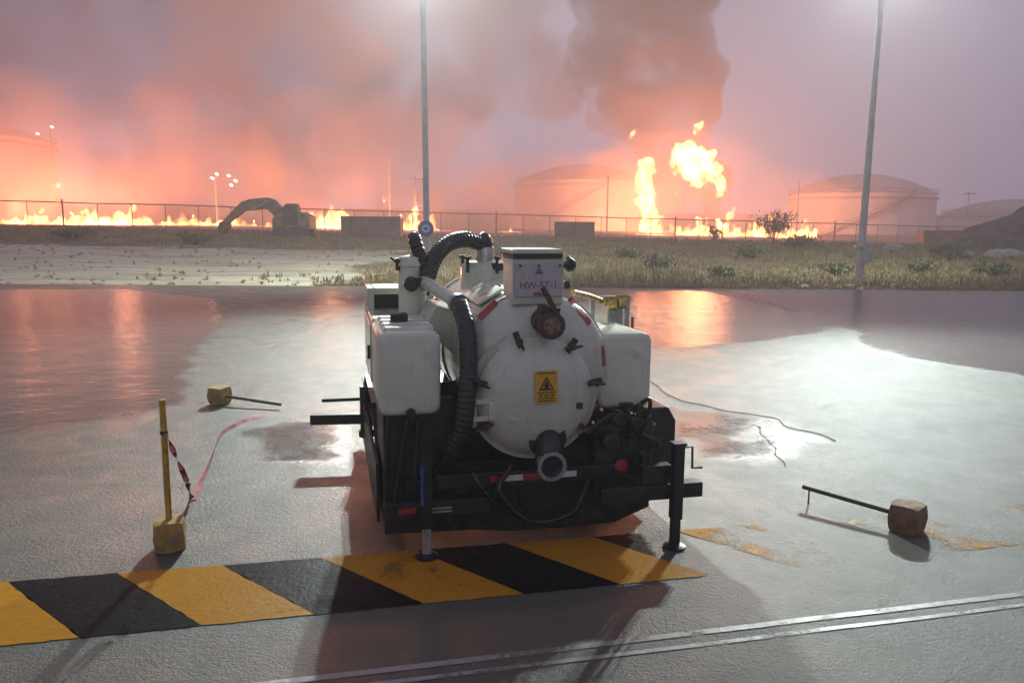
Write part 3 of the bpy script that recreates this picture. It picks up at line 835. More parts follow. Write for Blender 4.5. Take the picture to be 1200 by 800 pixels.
fire('tall narrow column of flame rising beside the centre tank', cb, 60000*K, [at(762, 215, 205), at(764, 250, 205)], 0.6, 3.0, 2.0, 5.0, FLAME_TORN)
s = 208/FPX
fb = [(at(x, y, 208), (r*s*1.4, r*s*1.3, r*s*1.25)) for x, y, r in ((805, 185, 15), (815, 194, 15), (824, 186, 11), (798, 190, 11), (812, 202, 8), (816, 212, 7), (830, 197, 9), (838, 206, 6), (845, 214, 5.5), (848, 223, 4.5), (842, 230, 3.5), (834, 200, 8), (808, 176, 8), (800, 178, 6))]
fire('ragged fireball hanging in the smoke above the flames', fb, 90000*K, [at(812, 192, 208), at(836, 205, 208)], 0.6, 4.2, 2.2, 5.0, FLAME_TORN)
for (x, y, r, lab) in ((741, 157, 3.5, 'faint wisp of flame high in the dark smoke over the column'), (818, 150, 5, 'faint wisp of flame above the fireball'), (792, 227, 2.2, 'tiny stray flame between the column and fireball'), (856, 252, 5, 'small flame licking up between fireball and ground'), (68, 218, 2.4, 'tiny flame high beside the left tank'), (452, 232, 3.5, 'small stray flame by the plain slim mast'), (50, 246, 3.5, 'small stray flame near the left tank base'), (155, 246, 4, 'small detached flame over the low flame line')):
    Y = 204 if x > 600 else 145
    s = Y/FPX
    fire(lab, [(at(x, y, Y), (r*s, r*s, r*s)), (at(x+r*0.8, y-r, Y), (r*s*.6, r*s*.6, r*s)), (at(x-r*0.6, y+r, Y), (r*s*.6, r*s*.6, r*s*.7))], 1500*K, [at(x, y, Y)], 0.4, 1.0, 1.0, 0.5)

# ------------------------------------------------------------------ smoke
def B(x, y, r, Y, sy=1.0):
    s = Y/FPX; return (at(x, y, Y), (r*s, r*s*sy, r*s))
SM_DARK = smoke_mat('dark_smoke', (0.42, 0.31, 0.29), 0.2, 0.075, 0.37, 0.6)
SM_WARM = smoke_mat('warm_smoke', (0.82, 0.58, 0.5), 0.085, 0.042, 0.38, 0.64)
SM_THIN = smoke_mat('thin_smoke', (0.26, 0.2, 0.21), 0.03, 0.02, 0.3, 0.64)
Y = 222
smoke('dense brown smoke column billowing up over the fireball', [B(*b, Y) for b in (
    (800, 225, 34), (822, 195, 30), (775, 205, 26), (835, 225, 24), (790, 250, 26), (800, 165, 42), (770, 140, 46), (808, 128, 38), (745, 110, 50), (795, 92, 46), (720, 120, 34), (760, 60, 58), (806, 50, 34), (705, 70, 44), (745, 10, 62), (795, -5, 46), (765, -70, 75), (710, -40, 60), (730, -140, 90))], SM_DARK)
Y = 172
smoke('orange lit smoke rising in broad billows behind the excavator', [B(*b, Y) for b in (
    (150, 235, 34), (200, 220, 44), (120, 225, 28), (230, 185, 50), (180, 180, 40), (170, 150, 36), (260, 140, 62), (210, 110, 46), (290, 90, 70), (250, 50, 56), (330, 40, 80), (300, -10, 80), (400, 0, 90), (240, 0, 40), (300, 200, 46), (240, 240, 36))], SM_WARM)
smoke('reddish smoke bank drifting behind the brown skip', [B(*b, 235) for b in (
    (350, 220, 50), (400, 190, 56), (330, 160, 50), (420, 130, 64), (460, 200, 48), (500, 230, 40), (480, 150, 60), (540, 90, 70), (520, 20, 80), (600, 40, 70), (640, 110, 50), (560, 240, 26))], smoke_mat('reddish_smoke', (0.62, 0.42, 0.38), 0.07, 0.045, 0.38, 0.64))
smoke('small dark puff of smoke hanging by the left tank', [B(*b, 175) for b in ((125, 195, 24), (112, 205, 18), (140, 205, 16), (118, 222, 14))], smoke_mat('puff_smoke', (0.42, 0.3, 0.3), 0.09, 0.09, 0.3, 0.65), 1.2, 3, 4)
smoke('thin grey smoke veil spreading over the burning depot', [B(*b, 300, 0.5) for b in (
    (-60, 0, 150), (60, 50, 110), (-40, 120, 80), (140, 10, 120), (300, 10, 110), (420, -20, 120), (0, -120, 180), (300, -130, 170), (500, -100, 130), (400, 130, 80), (340, 200, 60))], SM_THIN, 6, 16, 24)

# ------------------------------------------------------------------ damp hazy air
hz = bpy.data.materials.new('haze'); hz.use_nodes = True; nt = hz.node_tree; nt.nodes.clear()
o_ = nt.nodes.new('ShaderNodeOutputMaterial'); v_ = nt.nodes.new('ShaderNodeVolumePrincipled')
v_.inputs['Density'].default_value = 0.0019
v_.inputs['Color'].default_value = (0.93, 0.9, 0.92, 1); v_.inputs['Anisotropy'].default_value = 0.5
nt.links.new(v_.outputs[0], o_.inputs['Volume']); hz.cycles.homogeneous_volume = True
hb = MB().bb(-560, 560, -70, 560, -5, 190).build('haze', hz, None, 0)
tag(hb, 'pale damp haze filling the air over the whole site', 'haze', kind='stuff')

# ------------------------------------------------------------------ vacuum tank trailer
tl = empty('vacuum_tank_trailer', TR0, TRA, 'white vacuum tank trailer on jacks with round rear door and black hoses', 'trailer')
def uz(px, py, v):
    p = L(px, py, v); return p.x, p.z
# --- chassis
fr = MB()
for u in (-0.5, 0.52):
    fr.bb(u-0.05, u+0.05, 0.0, 3.3, 0.36, 0.5)
for v in (0.06, 0.9, 1.7, 2.5, 3.2):
    fr.bb(-0.85, 0.85, v-0.04, v+0.04, 0.38, 0.47)
fr.bar((-0.5, 3.25, 0.43), (0.0, 4.6, 0.43), 0.09); fr.bar((0.52, 3.25, 0.43), (0.02, 4.6, 0.43), 0.09)
chassis = fr.build('chassis', BLACK, tl, 0, bevel=0.006)
MB().bb(-0.98, 0.98, 0.12, 3.2, 0.5, 0.53).build('deck', BLACK, tl, 0, bevel=0.004)
MB().tube([(0.01, 4.55, 0.43), (0.01, 4.75, 0.43)], 0.06, 12).build('coupling', BLACK, tl)
# --- tank: cylinder with dished ends
tc_u, tc_z = uz(632, 432, 0.05)
TRd = 0.5
prof = [(0.001, -0.115), (0.12, -0.108), (0.24, -0.088), (0.34, -0.058), (0.42, -0.018), (0.47, 0.025), (0.492, 0.065), (TRd, 0.11)]
prof += [(TRd, 0.7), (TRd, 1.4), (TRd, 2.05), (0.485, 2.12), (0.42, 2.2), (0.3, 2.26), (0.12, 2.29), (0.001, 2.3)]
tank = MB().lathe(prof, (tc_u, 0.05, tc_z), (0, 1, 0), 72).build('tank', WHITE, tl, 40)
tag(tank, 'white cylindrical vacuum tank')
for v in (0.16, 0.98, 1.95):
    MB().lathe([(TRd-0.01, v), (TRd+0.012, v), (TRd+0.012, v+0.05), (TRd-0.01, v+0.05)], (tc_u, 0, tc_z), (0, 1, 0), 64).build('band', WHITE, tank)
for v in (0.4, 1.75):
    MB().prism([(-0.42+tc_u, 0.53), (0.42+tc_u, 0.53), (0.36+tc_u, tc_z-0.3), (-0.36+tc_u, tc_z-0.3)], 1, v, v+0.08).build('saddle', BLACK, tank, 0)
# --- rear door with flange, clamps, hinge straps
dc_u, dc_z = uz(630, 465, -0.1)
DR = 0.385
door = MB().lathe([(0.001, -0.185), (0.1, -0.18), (0.2, -0.163), (0.29, -0.135), (0.35, -0.1), (DR-0.012, -0.075), (DR, -0.062), (DR, -0.015)], (dc_u, 0, dc_z), (0, 1, 0), 64).build('rear_door', WHITE, tl, 40)
MB().lathe([(DR-0.02, -0.012), (DR+0.045, -0.012), (DR+0.045, 0.03), (DR+0.02, 0.1), (DR-0.02, 0.1)], (dc_u, 0, dc_z), (0, 1, 0), 64).build('door_flange', WHITE, tl, 40)
def on_door(px, py, v=-0.16):
    u, z = uz(px, py, v); return u, z
def clamp(px, py, ang):
    u, z = uz(px, py, -0.1)
    d = Vector((u-dc_u, 0, z-dc_z)).normalized()
    c = Vector((dc_u, -0.09, dc_z)) + d*(DR+0.005)
    g = MB()
    g.bar(c - d*0.05, c + d*0.055, 0.03, 0.035)
    g.tube([c + Vector((0, 0.06, 0)), c + Vector((0, -0.055, 0))], 0.011, 8)
    w = Vector((math.cos(ang), 0, math.sin(ang)))
    g.tube([c + Vector((0, -0.05, 0)) - w*0.062, c + Vector((0, -0.055, 0)), c + Vector((0, -0.05, 0)) + w*0.062], [0.007, 0.012, 0.007], 8)
    g.tube([c + Vector((0, -0.03, 0)), c + Vector((0, -0.06, 0))], 0.02, 8)
    g.build('clamp', RUST, door)
for px, py, a in ((612, 412, 2.0), (667, 410, 0.1), (700, 447, -0.1), (569, 450, -0.5), (566, 500, 0.4), (690, 505, 0.5)):
    clamp(px, py, a)
for py in (471, 491):
    u0, z0 = uz(553, py, -0.1); u1, z1 = uz(612, py+1, -0.19)
    MB().bb(u0, u1-0.08, -0.115, -0.085, z0-0.016, z0+0.016).build('hinge_strap', WHITE, door, 0, bevel=0.004)
    MB().prism([(u1-0.081, z0-0.016), (u1-0.081, z0+0.016), (u1-0.02, z0+0.008), (u1-0.02, z0-0.008)], 1, -0.165, -0.12).build('hinge_strap', WHITE, door, 0, bevel=0.003)
u0, z0 = uz(556, 481, -0.08)
MB().tube([(u0, -0.06, z0-0.11), (u0, -0.06, z0+0.11)], 0.024, 14).build('hinge_post', WHITE, tl)
MB().box((*on_door(576, 481, -0.1)[:1], -0.11, on_door(576, 481, -0.1)[1]), (0.05, 0.05, 0.12)).build('hinge_block', WHITE, door, 0, bevel=0.01)
# small plate on the door
u, z = uz(676, 475, -0.14); MB().box((u, -0.143, z), (0.075, 0.012, 0.04), Euler((0.1, 0, -0.35)).to_matrix()).build('maker_plate', RUST, door, 0)
# warning sticker: yellow with a black triangle and lines of print
su, sz = uz(640.5, 453.5, -0.19)
rot = Euler((-0.06, 0, 0.06)).to_matrix()
sw, sh = 0.15, 0.205
st = MB().box((su, -0.186, sz), (sw, 0.008, sh), rot).build('warning_sticker', YSIGN, door, 0, bevel=0.002)
tag(st, 'yellow warning sticker with black triangle')
def dec(name, pts, m, y=-0.0055, par=None, th=0.002):
    g = MB(); g.prism(pts, 1, y-th, y)
    g.v = [tuple(rot @ Vector(p) + Vector((su, -0.186, sz))) for p in g.v]
    return g.build(name, m, par or st, 0)
def ring_tri(a, b):
    return a, b
for k in range(3):
    P = [Vector((0, 0.068)), Vector((-0.052, -0.02)), Vector((0.052, -0.02))]
    c = (P[0]+P[1]+P[2])/3; a, b_ = P[k], P[(k+1) % 3]; ai, bi = c+(a-c)*0.72, c+(b_-c)*0.72
    dec('triangle_edge', [tuple(a), tuple(b_), tuple(bi), tuple(ai)], INK)
dec('symbol', [(-0.012, -0.004), (0.012, -0.004), (0.015, 0.012), (0.005, 0.036), (-0.004, 0.036), (-0.015, 0.014)], INK)
dec('symbol', [(-0.03, -0.012), (0.03, -0.012), (0.022, -0.006), (-0.022, -0.006)], INK, -0.0056)
for (zz, w_, h_) in ((0.089, 0.064, 0.006), (-0.034, 0.062, 0.007), (-0.052, 0.05, 0.009), (-0.07, 0.057, 0.006), (-0.086, 0.06, 0.007)):
    n_ = 9
    for i in range(n_):
        if h_ > 0.008 and i in (2, 6): continue
        x0 = -w_+2*w_*i/n_
        dec('print', [(x0, zz-h_/2), (x0+2*w_/n_*0.86, zz-h_/2), (x0+2*w_/n_*0.86, zz+h_/2), (x0, zz+h_/2)], INK)
# red reflective strips on the tank end
def head_y(u, z):
    r = math.hypot(u-tc_u, z-tc_z)
    for (r0, y0), (r1, y1) in zip(prof[:8], prof[1:8]):
        if r0 <= r <= r1: return 0.05 + y0+(y1-y0)*(r-r0)/(r1-r0)
    return 0.13
def strip(x0, y0, x1, y1, w_=0.042):
    a = L(x0, y0, 0.02); b_ = L(x1, y1, 0.02); n_ = 6; vs = []; d = (b_-a).normalized(); nn = Vector((-d.z, 0, d.x))
    for i in range(n_+1):
        c = a+(b_-a)*(i/n_)
        for s_ in (-1, 1):
            q = c+nn*s_*w_/2; vs.append((q.x, head_y(q.x, q.z)-0.005, q.z))
    raw('reflective_strip', vs, [(2*i, 2*i+1, 2*i+3, 2*i+2) for i in range(n_)], REDT, tank)
strip(565, 375, 586, 355); strip(672, 351, 694, 380); strip(709.5, 406, 710.5, 430, 0.032)
sv = []
for i in range(9):
    a = math.pi + (i-4)*0.055
    for v in (0.2, 0.245):
        sv.append((tc_u+(TRd+0.004)*math.cos(a), v+0.02, tc_z+(TRd+0.004)*math.sin(a)))
raw('reflective_strip', sv, [(2*i, 2*i+1, 2*i+3, 2*i+2) for i in range(8)], REDT, tank)
MB().bb(-0.72, -0.3, 0.62, 0.66, 0.53, 0.98).build('gap_filler', BLACK, tl, 0)  # added black sheet, closes the gap where bright ground shows through
# --- upper valve with lever
vu, vz = uz(643, 378, -0.15)
va = MB().lathe([(0.07, -0.02), (0.07, 0.1), (0.08, 0.1), (0.08, 0.2)], (vu, -0.2, vz-0.005), (0, 1, 0), 20)
va.lathe([(0.06, 0), (0.088, 0.005), (0.088, 0.045), (0.06, 0.05)], (vu, -0.225, vz-0.01), (0, 1, 0), 20)
va.box((vu-0.005, -0.14, vz+0.055), (0.12, 0.11, 0.1), Matrix.Rotation(0.2, 3, 'Y'))
valve = va.build('inlet_valve', RUST, tl, 35)
MB().lathe([(0.055, 0), (0.055, 0.004)], (vu, -0.228, vz-0.01), (0, 1, 0), 18).build('valve_bore', pm('rust_pale', (0.2, 0.13, 0.09), 0.7, 0.2, 0.5, 40), valve)
a = L(651, 366, -0.24); b_ = L(637, 337, -0.24)
MB().bar(a, b_, 0.022, 0.03).tube([b_, b_ + (a-b_)*0.28], 0.02, 10).build('lever', RUST, valve, 35)
# --- lower outlet
ou, oz = uz(642, 541, -0.2); iu, iz = uz(640, 513, -0.1)
out = MB().tube(spline([(iu, 0.05, iz), (iu, -0.1, iz), (iu+0.005, -0.16, iz-0.03), (ou, -0.2, oz+0.02), (ou, -0.26, oz)], 14), 0.085, 20).build('outlet_elbow', BLACK, tl)
MB().lathe([(0.07, 0), (0.095, 0.0), (0.095, 0.05), (0.085, 0.07), (0.07, 0.07)], (ou, -0.3, oz), (0, 1, 0), 28, True).build('outlet_ring', CHROME, out)
MB().lathe([(0.071, 0), (0.071, 0.01)], (ou, -0.265, oz), (0, 1, 0), 24).build('outlet_bore', GLASSDK, out)
MB().lathe([(0.09, 0), (0.125, 0.0), (0.125, 0.025), (0.09, 0.025)], (iu, -0.14, iz), (0, 1, 0), 24).build('outlet_flange', BLACK, out)
# --- rear bumper bar with red and white tape
bu0, bz0 = uz(575, 561, -0.06); bu1, bz1 = uz(676, 556, -0.06)
bz = (bz0+bz1)/2
bump = MB().bb(bu0-0.35, bu1+0.4, -0.05, 0.02, bz-0.045, bz+0.045).build('rear_bumper', BLACK, tl, 0, bevel=0.006)
xs_ = [bu0, bu0+(bu1-bu0)*0.12, bu0+(bu1-bu0)*0.37, bu0+(bu1-bu0)*0.74, bu1]
for i, m in enumerate((REDT, WHT, REDT, WHT)):
    MB().bb(xs_[i], xs_[i+1], -0.053, -0.051, bz-0.018, bz+0.02).build('tape', m, bump, 0)
# --- plate carrier on top of the tank
pu0, pz1 = uz(601, 303, 0.02); pu1, pz0 = uz(660, 349, 0.02)
pc = MB().bb(pu0, pu1, 0.02, 0.3, pz0-0.04, pz1).build('plate_carrier', WHITE, tl, 0, bevel=0.008)
MB().bb(pu0-0.01, pu1-0.01, 0.0, 0.32, pz1+0.03, pz1+0.06).build('lid', PLASTIC, pc, 0, bevel=0.008)
MB().bb(pu0, pu1-0.01, 0.012, 0.31, pz1+0.001, pz1+0.03).build('seal', BLACK, pc, 0)
pw = pu1-pu0; ph = pz1-pz0
pl = MB().bb(pu0+0.012, pu1-0.01, 0.008, 0.018, pz0+0.012, pz1-0.03).build('number_plate', PLATE, pc, 0, bevel=0.003)
tag(pl, 'pale number plate with dark figures')
def text(s, size, c, m, par, name='lettering', sx=1.0):
    cu = bpy.data.curves.new('t', 'FONT'); cu.body = s; cu.size = size; cu.extrude = 0.0015; cu.align_x = 'CENTER'; cu.align_y = 'CENTER'; cu.resolution_u = 3
    o = bpy.data.objects.new('t', cu); col.objects.link(o)
    dg = bpy.context.evaluated_depsgraph_get(); me = bpy.data.meshes.new_from_object(o.evaluated_get(dg)); me.name = name
    bpy.data.objects.remove(o); me.materials.clear(); me.materials.append(m)
    q = bpy.data.objects.new(name, me); q.location = c; q.rotation_euler = (RAD(90), 0, 0); q.scale = (sx, 1, 1); col.objects.link(q); q.parent = par
    return q
pmx = (pu0+pu1)/2
INKP = pm('plate_ink', (0.17, 0.16, 0.165), 0.5)
text('HW-5T-1', 0.07, (pmx, 0.0062, pz0+ph*0.33), INKP, pl, sx=0.9)
MB().prism([(pmx-0.025, pz0+ph*0.62), (pmx+0.025, pz0+ph*0.62), (pmx+0.012, pz0+ph*0.74), (pmx, pz0+ph*0.78), (pmx-0.012, pz0+ph*0.74)], 1, 0.0045, 0.007).build('emblem', INKP, pl, 0)
MB().bb(pmx-0.035, pmx+0.05, 0.0045, 0.007, pz0+ph*0.07, pz0+ph*0.16).build('red_band', pm('plate_red', (0.3, 0.09, 0.1), 0.4), pl, 0)
for du in (0.045, pw/2, pw-0.03):
    MB().lathe([(0.008, 0), (0.008, 0.012)], (pu0+du, -0.003, pz1-0.045), (0, 1, 0), 10).build('bolt', RUST, pl)
# fittings either side of the carrier
u, z = uz(667, 312, 0.1)
MB().tube([(pu1, 0.1, z), (u-0.02, 0.1, z)], 0.012, 8).lathe([(0.03, 0), (0.042, 0.01), (0.042, 0.05), (0.025, 0.07)], (u-0.03, 0.1, z), (1, 0, 0.2), 10).box((u+0.005, 0.1, z+0.03), (0.05, 0.05, 0.05), Euler((0.4, 0.5, 0.3)).to_matrix()).build('relief_valve', BLACK, tl)
u, z = uz(665, 334, 0.2); MB().lathe([(0.022, 0), (0.03, 0.01), (0.03, 0.04), (0.015, 0.05)], (u-0.03, 0.2, z), (1, 0, 0), 12).build('fitting', BLACK, tl)
# --- manway dome on top with hose spigot and side valve
du, dz = uz(568, 318, 1.45)
top = tc_z+TRd
dome = MB().lathe([(0.2, -0.12), (0.2, 0.06), (0.185, 0.11), (0.15, 0.135), (0.07, 0.14), (0.001, 0.14)], (du, 1.45, top), (0, 0, 1), 36).build('dome', WHITE, tl, 40)
MB().lathe([(0.075, 0), (0.075, 0.14)], (du, 1.45, top+0.11), (0, 0, 1), 20).build('spigot', GALV, dome)
for a in range(5):
    w_ = a*1.256; c = Vector((du+0.2*math.cos(w_), 1.45+0.2*math.sin(w_), top+0.05))
    MB().tube([c, c+Vector((0, 0, 0.13))], 0.014, 8).box(c+Vector((0, 0, 0.12)), (0.06, 0.02, 0.02), Matrix.Rotation(w_, 3, 'Z')).build('dome_clamp', BLACK, dome)
a = Vector((du+0.03, 1.3, top+0.1))
b_ = L(592, 313, 1.2)
MB().tube([a, b_], 0.03, 10).lathe([(0.045, 0), (0.045, 0.07)], b_, (1, -0.4, 0), 12).build('side_valve', BLACK, dome)
# walkway plates on the tank top
MB().box((tc_u-0.26, 0.75, tc_z+TRd*0.9), (0.2, 0.8, 0.02), Matrix.Rotation(-0.5, 3, 'Y')).build('step_plate', WHITE, tank, 0, bevel=0.004)

# --- left side: plastic water tank in front, cabinet with an open window behind
u0, z1 = uz(443, 390, 0.0); u1, z0 = uz(517, 485, 0.0)
wt = MB().rbox(u0, u1, 0.0, 0.75, z0, z1, 0.06).build('water_tank', PLASTIC, tl, 40)
tag(wt, 'white rounded plastic water tank')
for v in (0.12, 0.3, 0.48, 0.66):
    MB().rbox(u0+0.04, u1-0.03, v-0.045, v+0.045, z1-0.012, z1+0.022, 0.014).build('ridge', PLASTIC, wt, 40)
um = (u0+u1)/2
MB().lathe([(0.06, 0), (0.06, 0.05), (0.045, 0.06), (0.02, 0.06)], (um-0.03, 0.38, z1+0.018), (0, 0, 1), 20).build('filler_cap', RUBBER, wt)
MB().lathe([(0.03, 0), (0.03, 0.04), (0.02, 0.05)], (um+0.0, -0.04, z0+0.02), (0, 1, 0), 14).build('drain_cap', BLACK, wt)
MB().bb(u1-0.075, u1+0.08, 0.035, 0.06, z0-0.03, z0+0.1).build('corner_filler', BLACK, wt, 0)  # added black strip, covers the bright gap at the tank's lower corner
# second cabinet behind, with frame
c0, cz1 = uz(420, 338, 1.75); _, cz0 = uz(420, 365, 1.75)
cab = MB()
cl, cr = u0+0.005, -0.62; v0, v1 = 0.735, 1.85
cab.bb(cl, cr, v0, v1, z0+0.005, z1-0.004)
cabinet = cab.build('side_cabinet', WHITE, tl, 0, bevel=0.012)
hb_ = MB(); tz = uz(420, 338, 1.3)[1]; bz_ = uz(420, 370, 1.3)[1]
f0 = cl; f1 = -0.62
hb_.bb(f0, f0+0.05, 1.3, 1.75, bz_-0.1, tz); hb_.bb(f1-0.04, f1, 1.3, 1.75, bz_-0.1, tz); hb_.bb(f0+0.05, f1-0.04, 1.3, 1.75, tz-0.05, tz); hb_.bb(f0+0.05, f1-0.04, 1.3, 1.75, bz_-0.1, bz_-0.03)
hb_.build('hood_frame', WHITE, cabinet, 0, bevel=0.006)
MB().bb(f0+0.05, f1-0.04, 1.5, 1.7, bz_-0.03, tz-0.05).build('hood_window', GLASSDK, cabinet, 0)
MB().box((cl-0.004, 1.25, (z0+z1)/2), (0.012, 0.8, 0.42)).build('cabinet_door', WHITE, cabinet, 0, bevel=0.004)
MB().box((cl-0.02, 0.9, (z0+z1)/2), (0.02, 0.03, 0.1)).build('door_handle', BLACK, cabinet, 0)
# cyclone canister
cu0, cz_t = uz(466, 300, 1.05); cu1, cz_b = uz(500, 375, 1.05)
cr_ = (cu1-cu0)/2; cc = (cu0+cu1)/2
can = MB().lathe([(cr_, cz_b-0.35), (cr_, cz_t-0.04), (cr_*0.96, cz_t-0.01), (cr_*0.8, cz_t), (0.001, cz_t+0.01)], (cc, 1.05, 0), (0, 0, 1), 36).build('cyclone_canister', PLASTIC, tl, 40)
MB().lathe([(cr_+0.012, cz_t-0.07), (cr_+0.012, cz_t-0.05)], (cc, 1.05, 0), (0, 0, 1), 36).build('lid_ring', PLASTIC, can)
for k, a in enumerate((3.4, 5.6)):
    c = Vector((cc+cr_*math.cos(a), 1.05+cr_*math.sin(a), cz_t-0.06))
    MB().box(c+Vector((-0.01, -0.01, 0)), (0.03, 0.03, 0.09)).tube([c, c+Vector((-0.06, -0.02, 0.05))], 0.008, 6).build('latch', BLACK, can)
# valve on the canister and lower stub pipe (white), which feeds the big corrugated hose
s0 = L(497, 330, 0.9); s1 = L(538, 356, 0.25)
nz = L(482, 333, 0.86)
MB().lathe([(0.04, 0), (0.055, 0.01), (0.055, 0.06), (0.03, 0.09)], nz+Vector((0, 0.05, 0)), (0, -1, 0), 14).box(nz+Vector((0.06, 0, 0.02)), (0.1, 0.05, 0.05)).build('check_valve', BLACK, can)
stub = MB().tube([s0, s0+(s1-s0)*0.5, s1], 0.046, 20).build('stub_pipe', WHITE, tl)
MB().tube([s1-(s1-s0)*0.06, s1+(s1-s0)*0.01], 0.068, 20).build('hose_clip', GALV, stub)
# sloping guard between the canister and the tank
g0 = MB()
A0 = [L(488, 372, 0.95), L(502, 352, 0.95), L(538, 372, 0.3), L(538, 400, 0.28), L(520, 395, 0.35)]
g0.prism([(p.x, p.z) for p in (L(490, 376, 0.8), L(503, 352, 0.8), L(530, 358, 0.8), L(538, 372, 0.8), L(538, 420, 0.8))], 1, 0.45, 0.95)
g0.build('guard', WHITE, tl, 0, bevel=0.01)
# corrugated suction hose
def corrugated(pts, r, name, par, n=110, pitch=0.036, depth=0.03, seg=18):
    P = spline(pts, n); ln = 0; rs = []
    for i, p in enumerate(P):
        if i: ln += (P[i]-P[i-1]).length
        rs.append(r*(1+depth*math.sin(ln/pitch*2*math.pi)))
    return MB().tube(P, rs, seg).build(name, RUBBER, par, 60)
corrugated([s1-(s1-s0)*0.02, L(541, 364, 0.16), L(548, 392, 0.02), L(549, 430, -0.06), L(547, 470, -0.1), L(541, 505, -0.1), L(531, 530, -0.06), L(520, 552, 0.05), L(505, 570, 0.3)], 0.058, 'suction_hose', tl, 190)
# two vacuum hoses: a rising pair by the canister and an arch over to the dome
h1 = [L(505, 338, 0.95), L(499, 322, 0.98), L(492, 300, 1.0), L(486, 281, 1.03)]
corrugated(h1 + [L(487, 284, 1.15), L(494, 310, 1.25), L(497, 345, 1.3)], 0.05, 'vacuum_hose', tl, 120, depth=0.05)
corrugated([L(499, 335, 0.9), L(503, 318, 0.95), L(512, 298, 1.05), L(526, 285, 1.18), L(545, 280.5, 1.3), L(560, 284, 1.4), Vector((du, 1.45, top+0.3)), Vector((du, 1.45, top+0.17))], 0.062, 'vacuum_hose', tl, 150, depth=0.05)

# --- right side: plastic tank, brass manifold bracket behind
u0, z1r = uz(703, 392, 0.12); u1, z0r = uz(762, 476, 0.12)
wr = MB().rbox(u0, u1, 0.12, 0.75, z0r, z1r, 0.06).build('water_tank', PLASTIC, tl, 40)
MB().box((u0+0.2, 0.1, z0r+0.01), (0.09, 0.06, 0.06)).build('drain_cap', BLACK, wr, 0, bevel=0.008)
br = MB(); b0u, bzt = uz(691, 346, 1.0); b1u, bzb = uz(736, 392, 1.0)
br.bb(b0u, b0u+0.04, 0.98, 1.02, 0.53, bzt); br.bb(b1u-0.04, b1u, 0.98, 1.02, 0.53, bzt); br.bb(b0u+0.04, b1u-0.04, 0.985, 1.015, bzt-0.05, bzt-0.005)
br.bb(b0u+0.15, b0u+0.28, 0.985, 1.015, bzb-0.3, bzt-0.05)
brk = br.build('manifold_bracket', GALV, tl, 0, bevel=0.004)
p0 = L(680, 343, 0.7)
MB().tube(spline([L(672, 343, 0.5), L(690, 347, 0.75), L(703, 352, 0.95), L(712, 356, 0.95)], 12), 0.022, 10).build('brass_pipe', BRASS, brk)
for px, py in ((712, 357), (724, 355)):
    c = L(px, py, 0.95); MB().lathe([(0.03, 0), (0.05, 0.01), (0.05, 0.07), (0.03, 0.08)], c, (0.9, -0.3, 0.1), 12).box(c+Vector((0.02, -0.02, 0.06)), (0.1, 0.02, 0.02)).build('brass_valve', BRASS, brk)
c = L(741, 380, 0.9); MB().tube([c-Vector((0, 0, 0.06)), c+Vector((0, 0, 0.06))], 0.012, 8).build('grease_point', REDT, brk)

# --- pump engine, lower right
eu0, ez1 = uz(700, 482, 0.0); eu1, ez0 = uz(772, 566, 0.0)
en = MB().rbox(eu0-0.02, eu1-0.06, -0.02, 0.7, ez0-0.05, ez1-0.06, 0.05).build('engine_block', BLACK, tl, 40)
eh0, eh1 = uz(752, 474, 0.2), uz(783, 545, 0.2)
MB().prism([(eh0[0]-0.02, eh1[1]), (eh1[0], eh1[1]), (eh1[0], eh0[1]-0.1), (eh1[0]-0.06, eh0[1]), (eh0[0]-0.02, eh0[1])], 1, 0.1, 0.75).build('engine_hood', BLACK, en, 0, bevel=0.012)
u, z = uz(761, 497, 0.09); MB().box((u, 0.094, z), (0.1, 0.006, 0.022)).build('yellow_label', YSIGN, en, 0)
for i in range(7):
    px = rnd.uniform(705, 762); py = rnd.uniform(478, 545); a = L(px, py, -0.05)
    P = [a + Vector((rnd.uniform(-.05, .05), rnd.uniform(-.03, .04), 0)) , a+Vector((rnd.uniform(-.1, .1), -0.05, rnd.uniform(.03, .1))), a+Vector((rnd.uniform(-.16, .16), -0.02, rnd.uniform(-.16, .1))), a+Vector((rnd.uniform(-.18, .18), 0.06, rnd.uniform(-.2, -.05)))]
    MB().tube(spline(P, 16), rnd.uniform(0.012, 0.024), 10).build('engine_hose', RUBBER, en)
for px, py, r_ in ((722, 488, 0.055), (741, 492, 0.045), (712, 515, 0.06)):
    c = L(px, py, -0.04); MB().lathe([(r_, 0), (r_, 0.07), (r_*0.7, 0.085), (0.001, 0.085)], c, (0, -1, 0), 18).build('pulley', BLACK, en)
for px, py in ((704, 480), (709, 521), (739, 484), (694, 495)):
    c = L(px, py, -0.06); MB().lathe([(0.012, 0), (0.014, 0.01), (0.008, 0.02)], c, (0, -1, 0.3), 10).build('bolt', CHROME, en)
u, z = uz(728, 546, -0.06)
MB().lathe([(0.045, 0), (0.05, 0.012), (0.035, 0.03), (0.001, 0.034)], (u, -0.05, z), (0, -1, 0), 20).build('tail_lamp', REDT, tl)
u, z = uz(492, 600, -0.06)
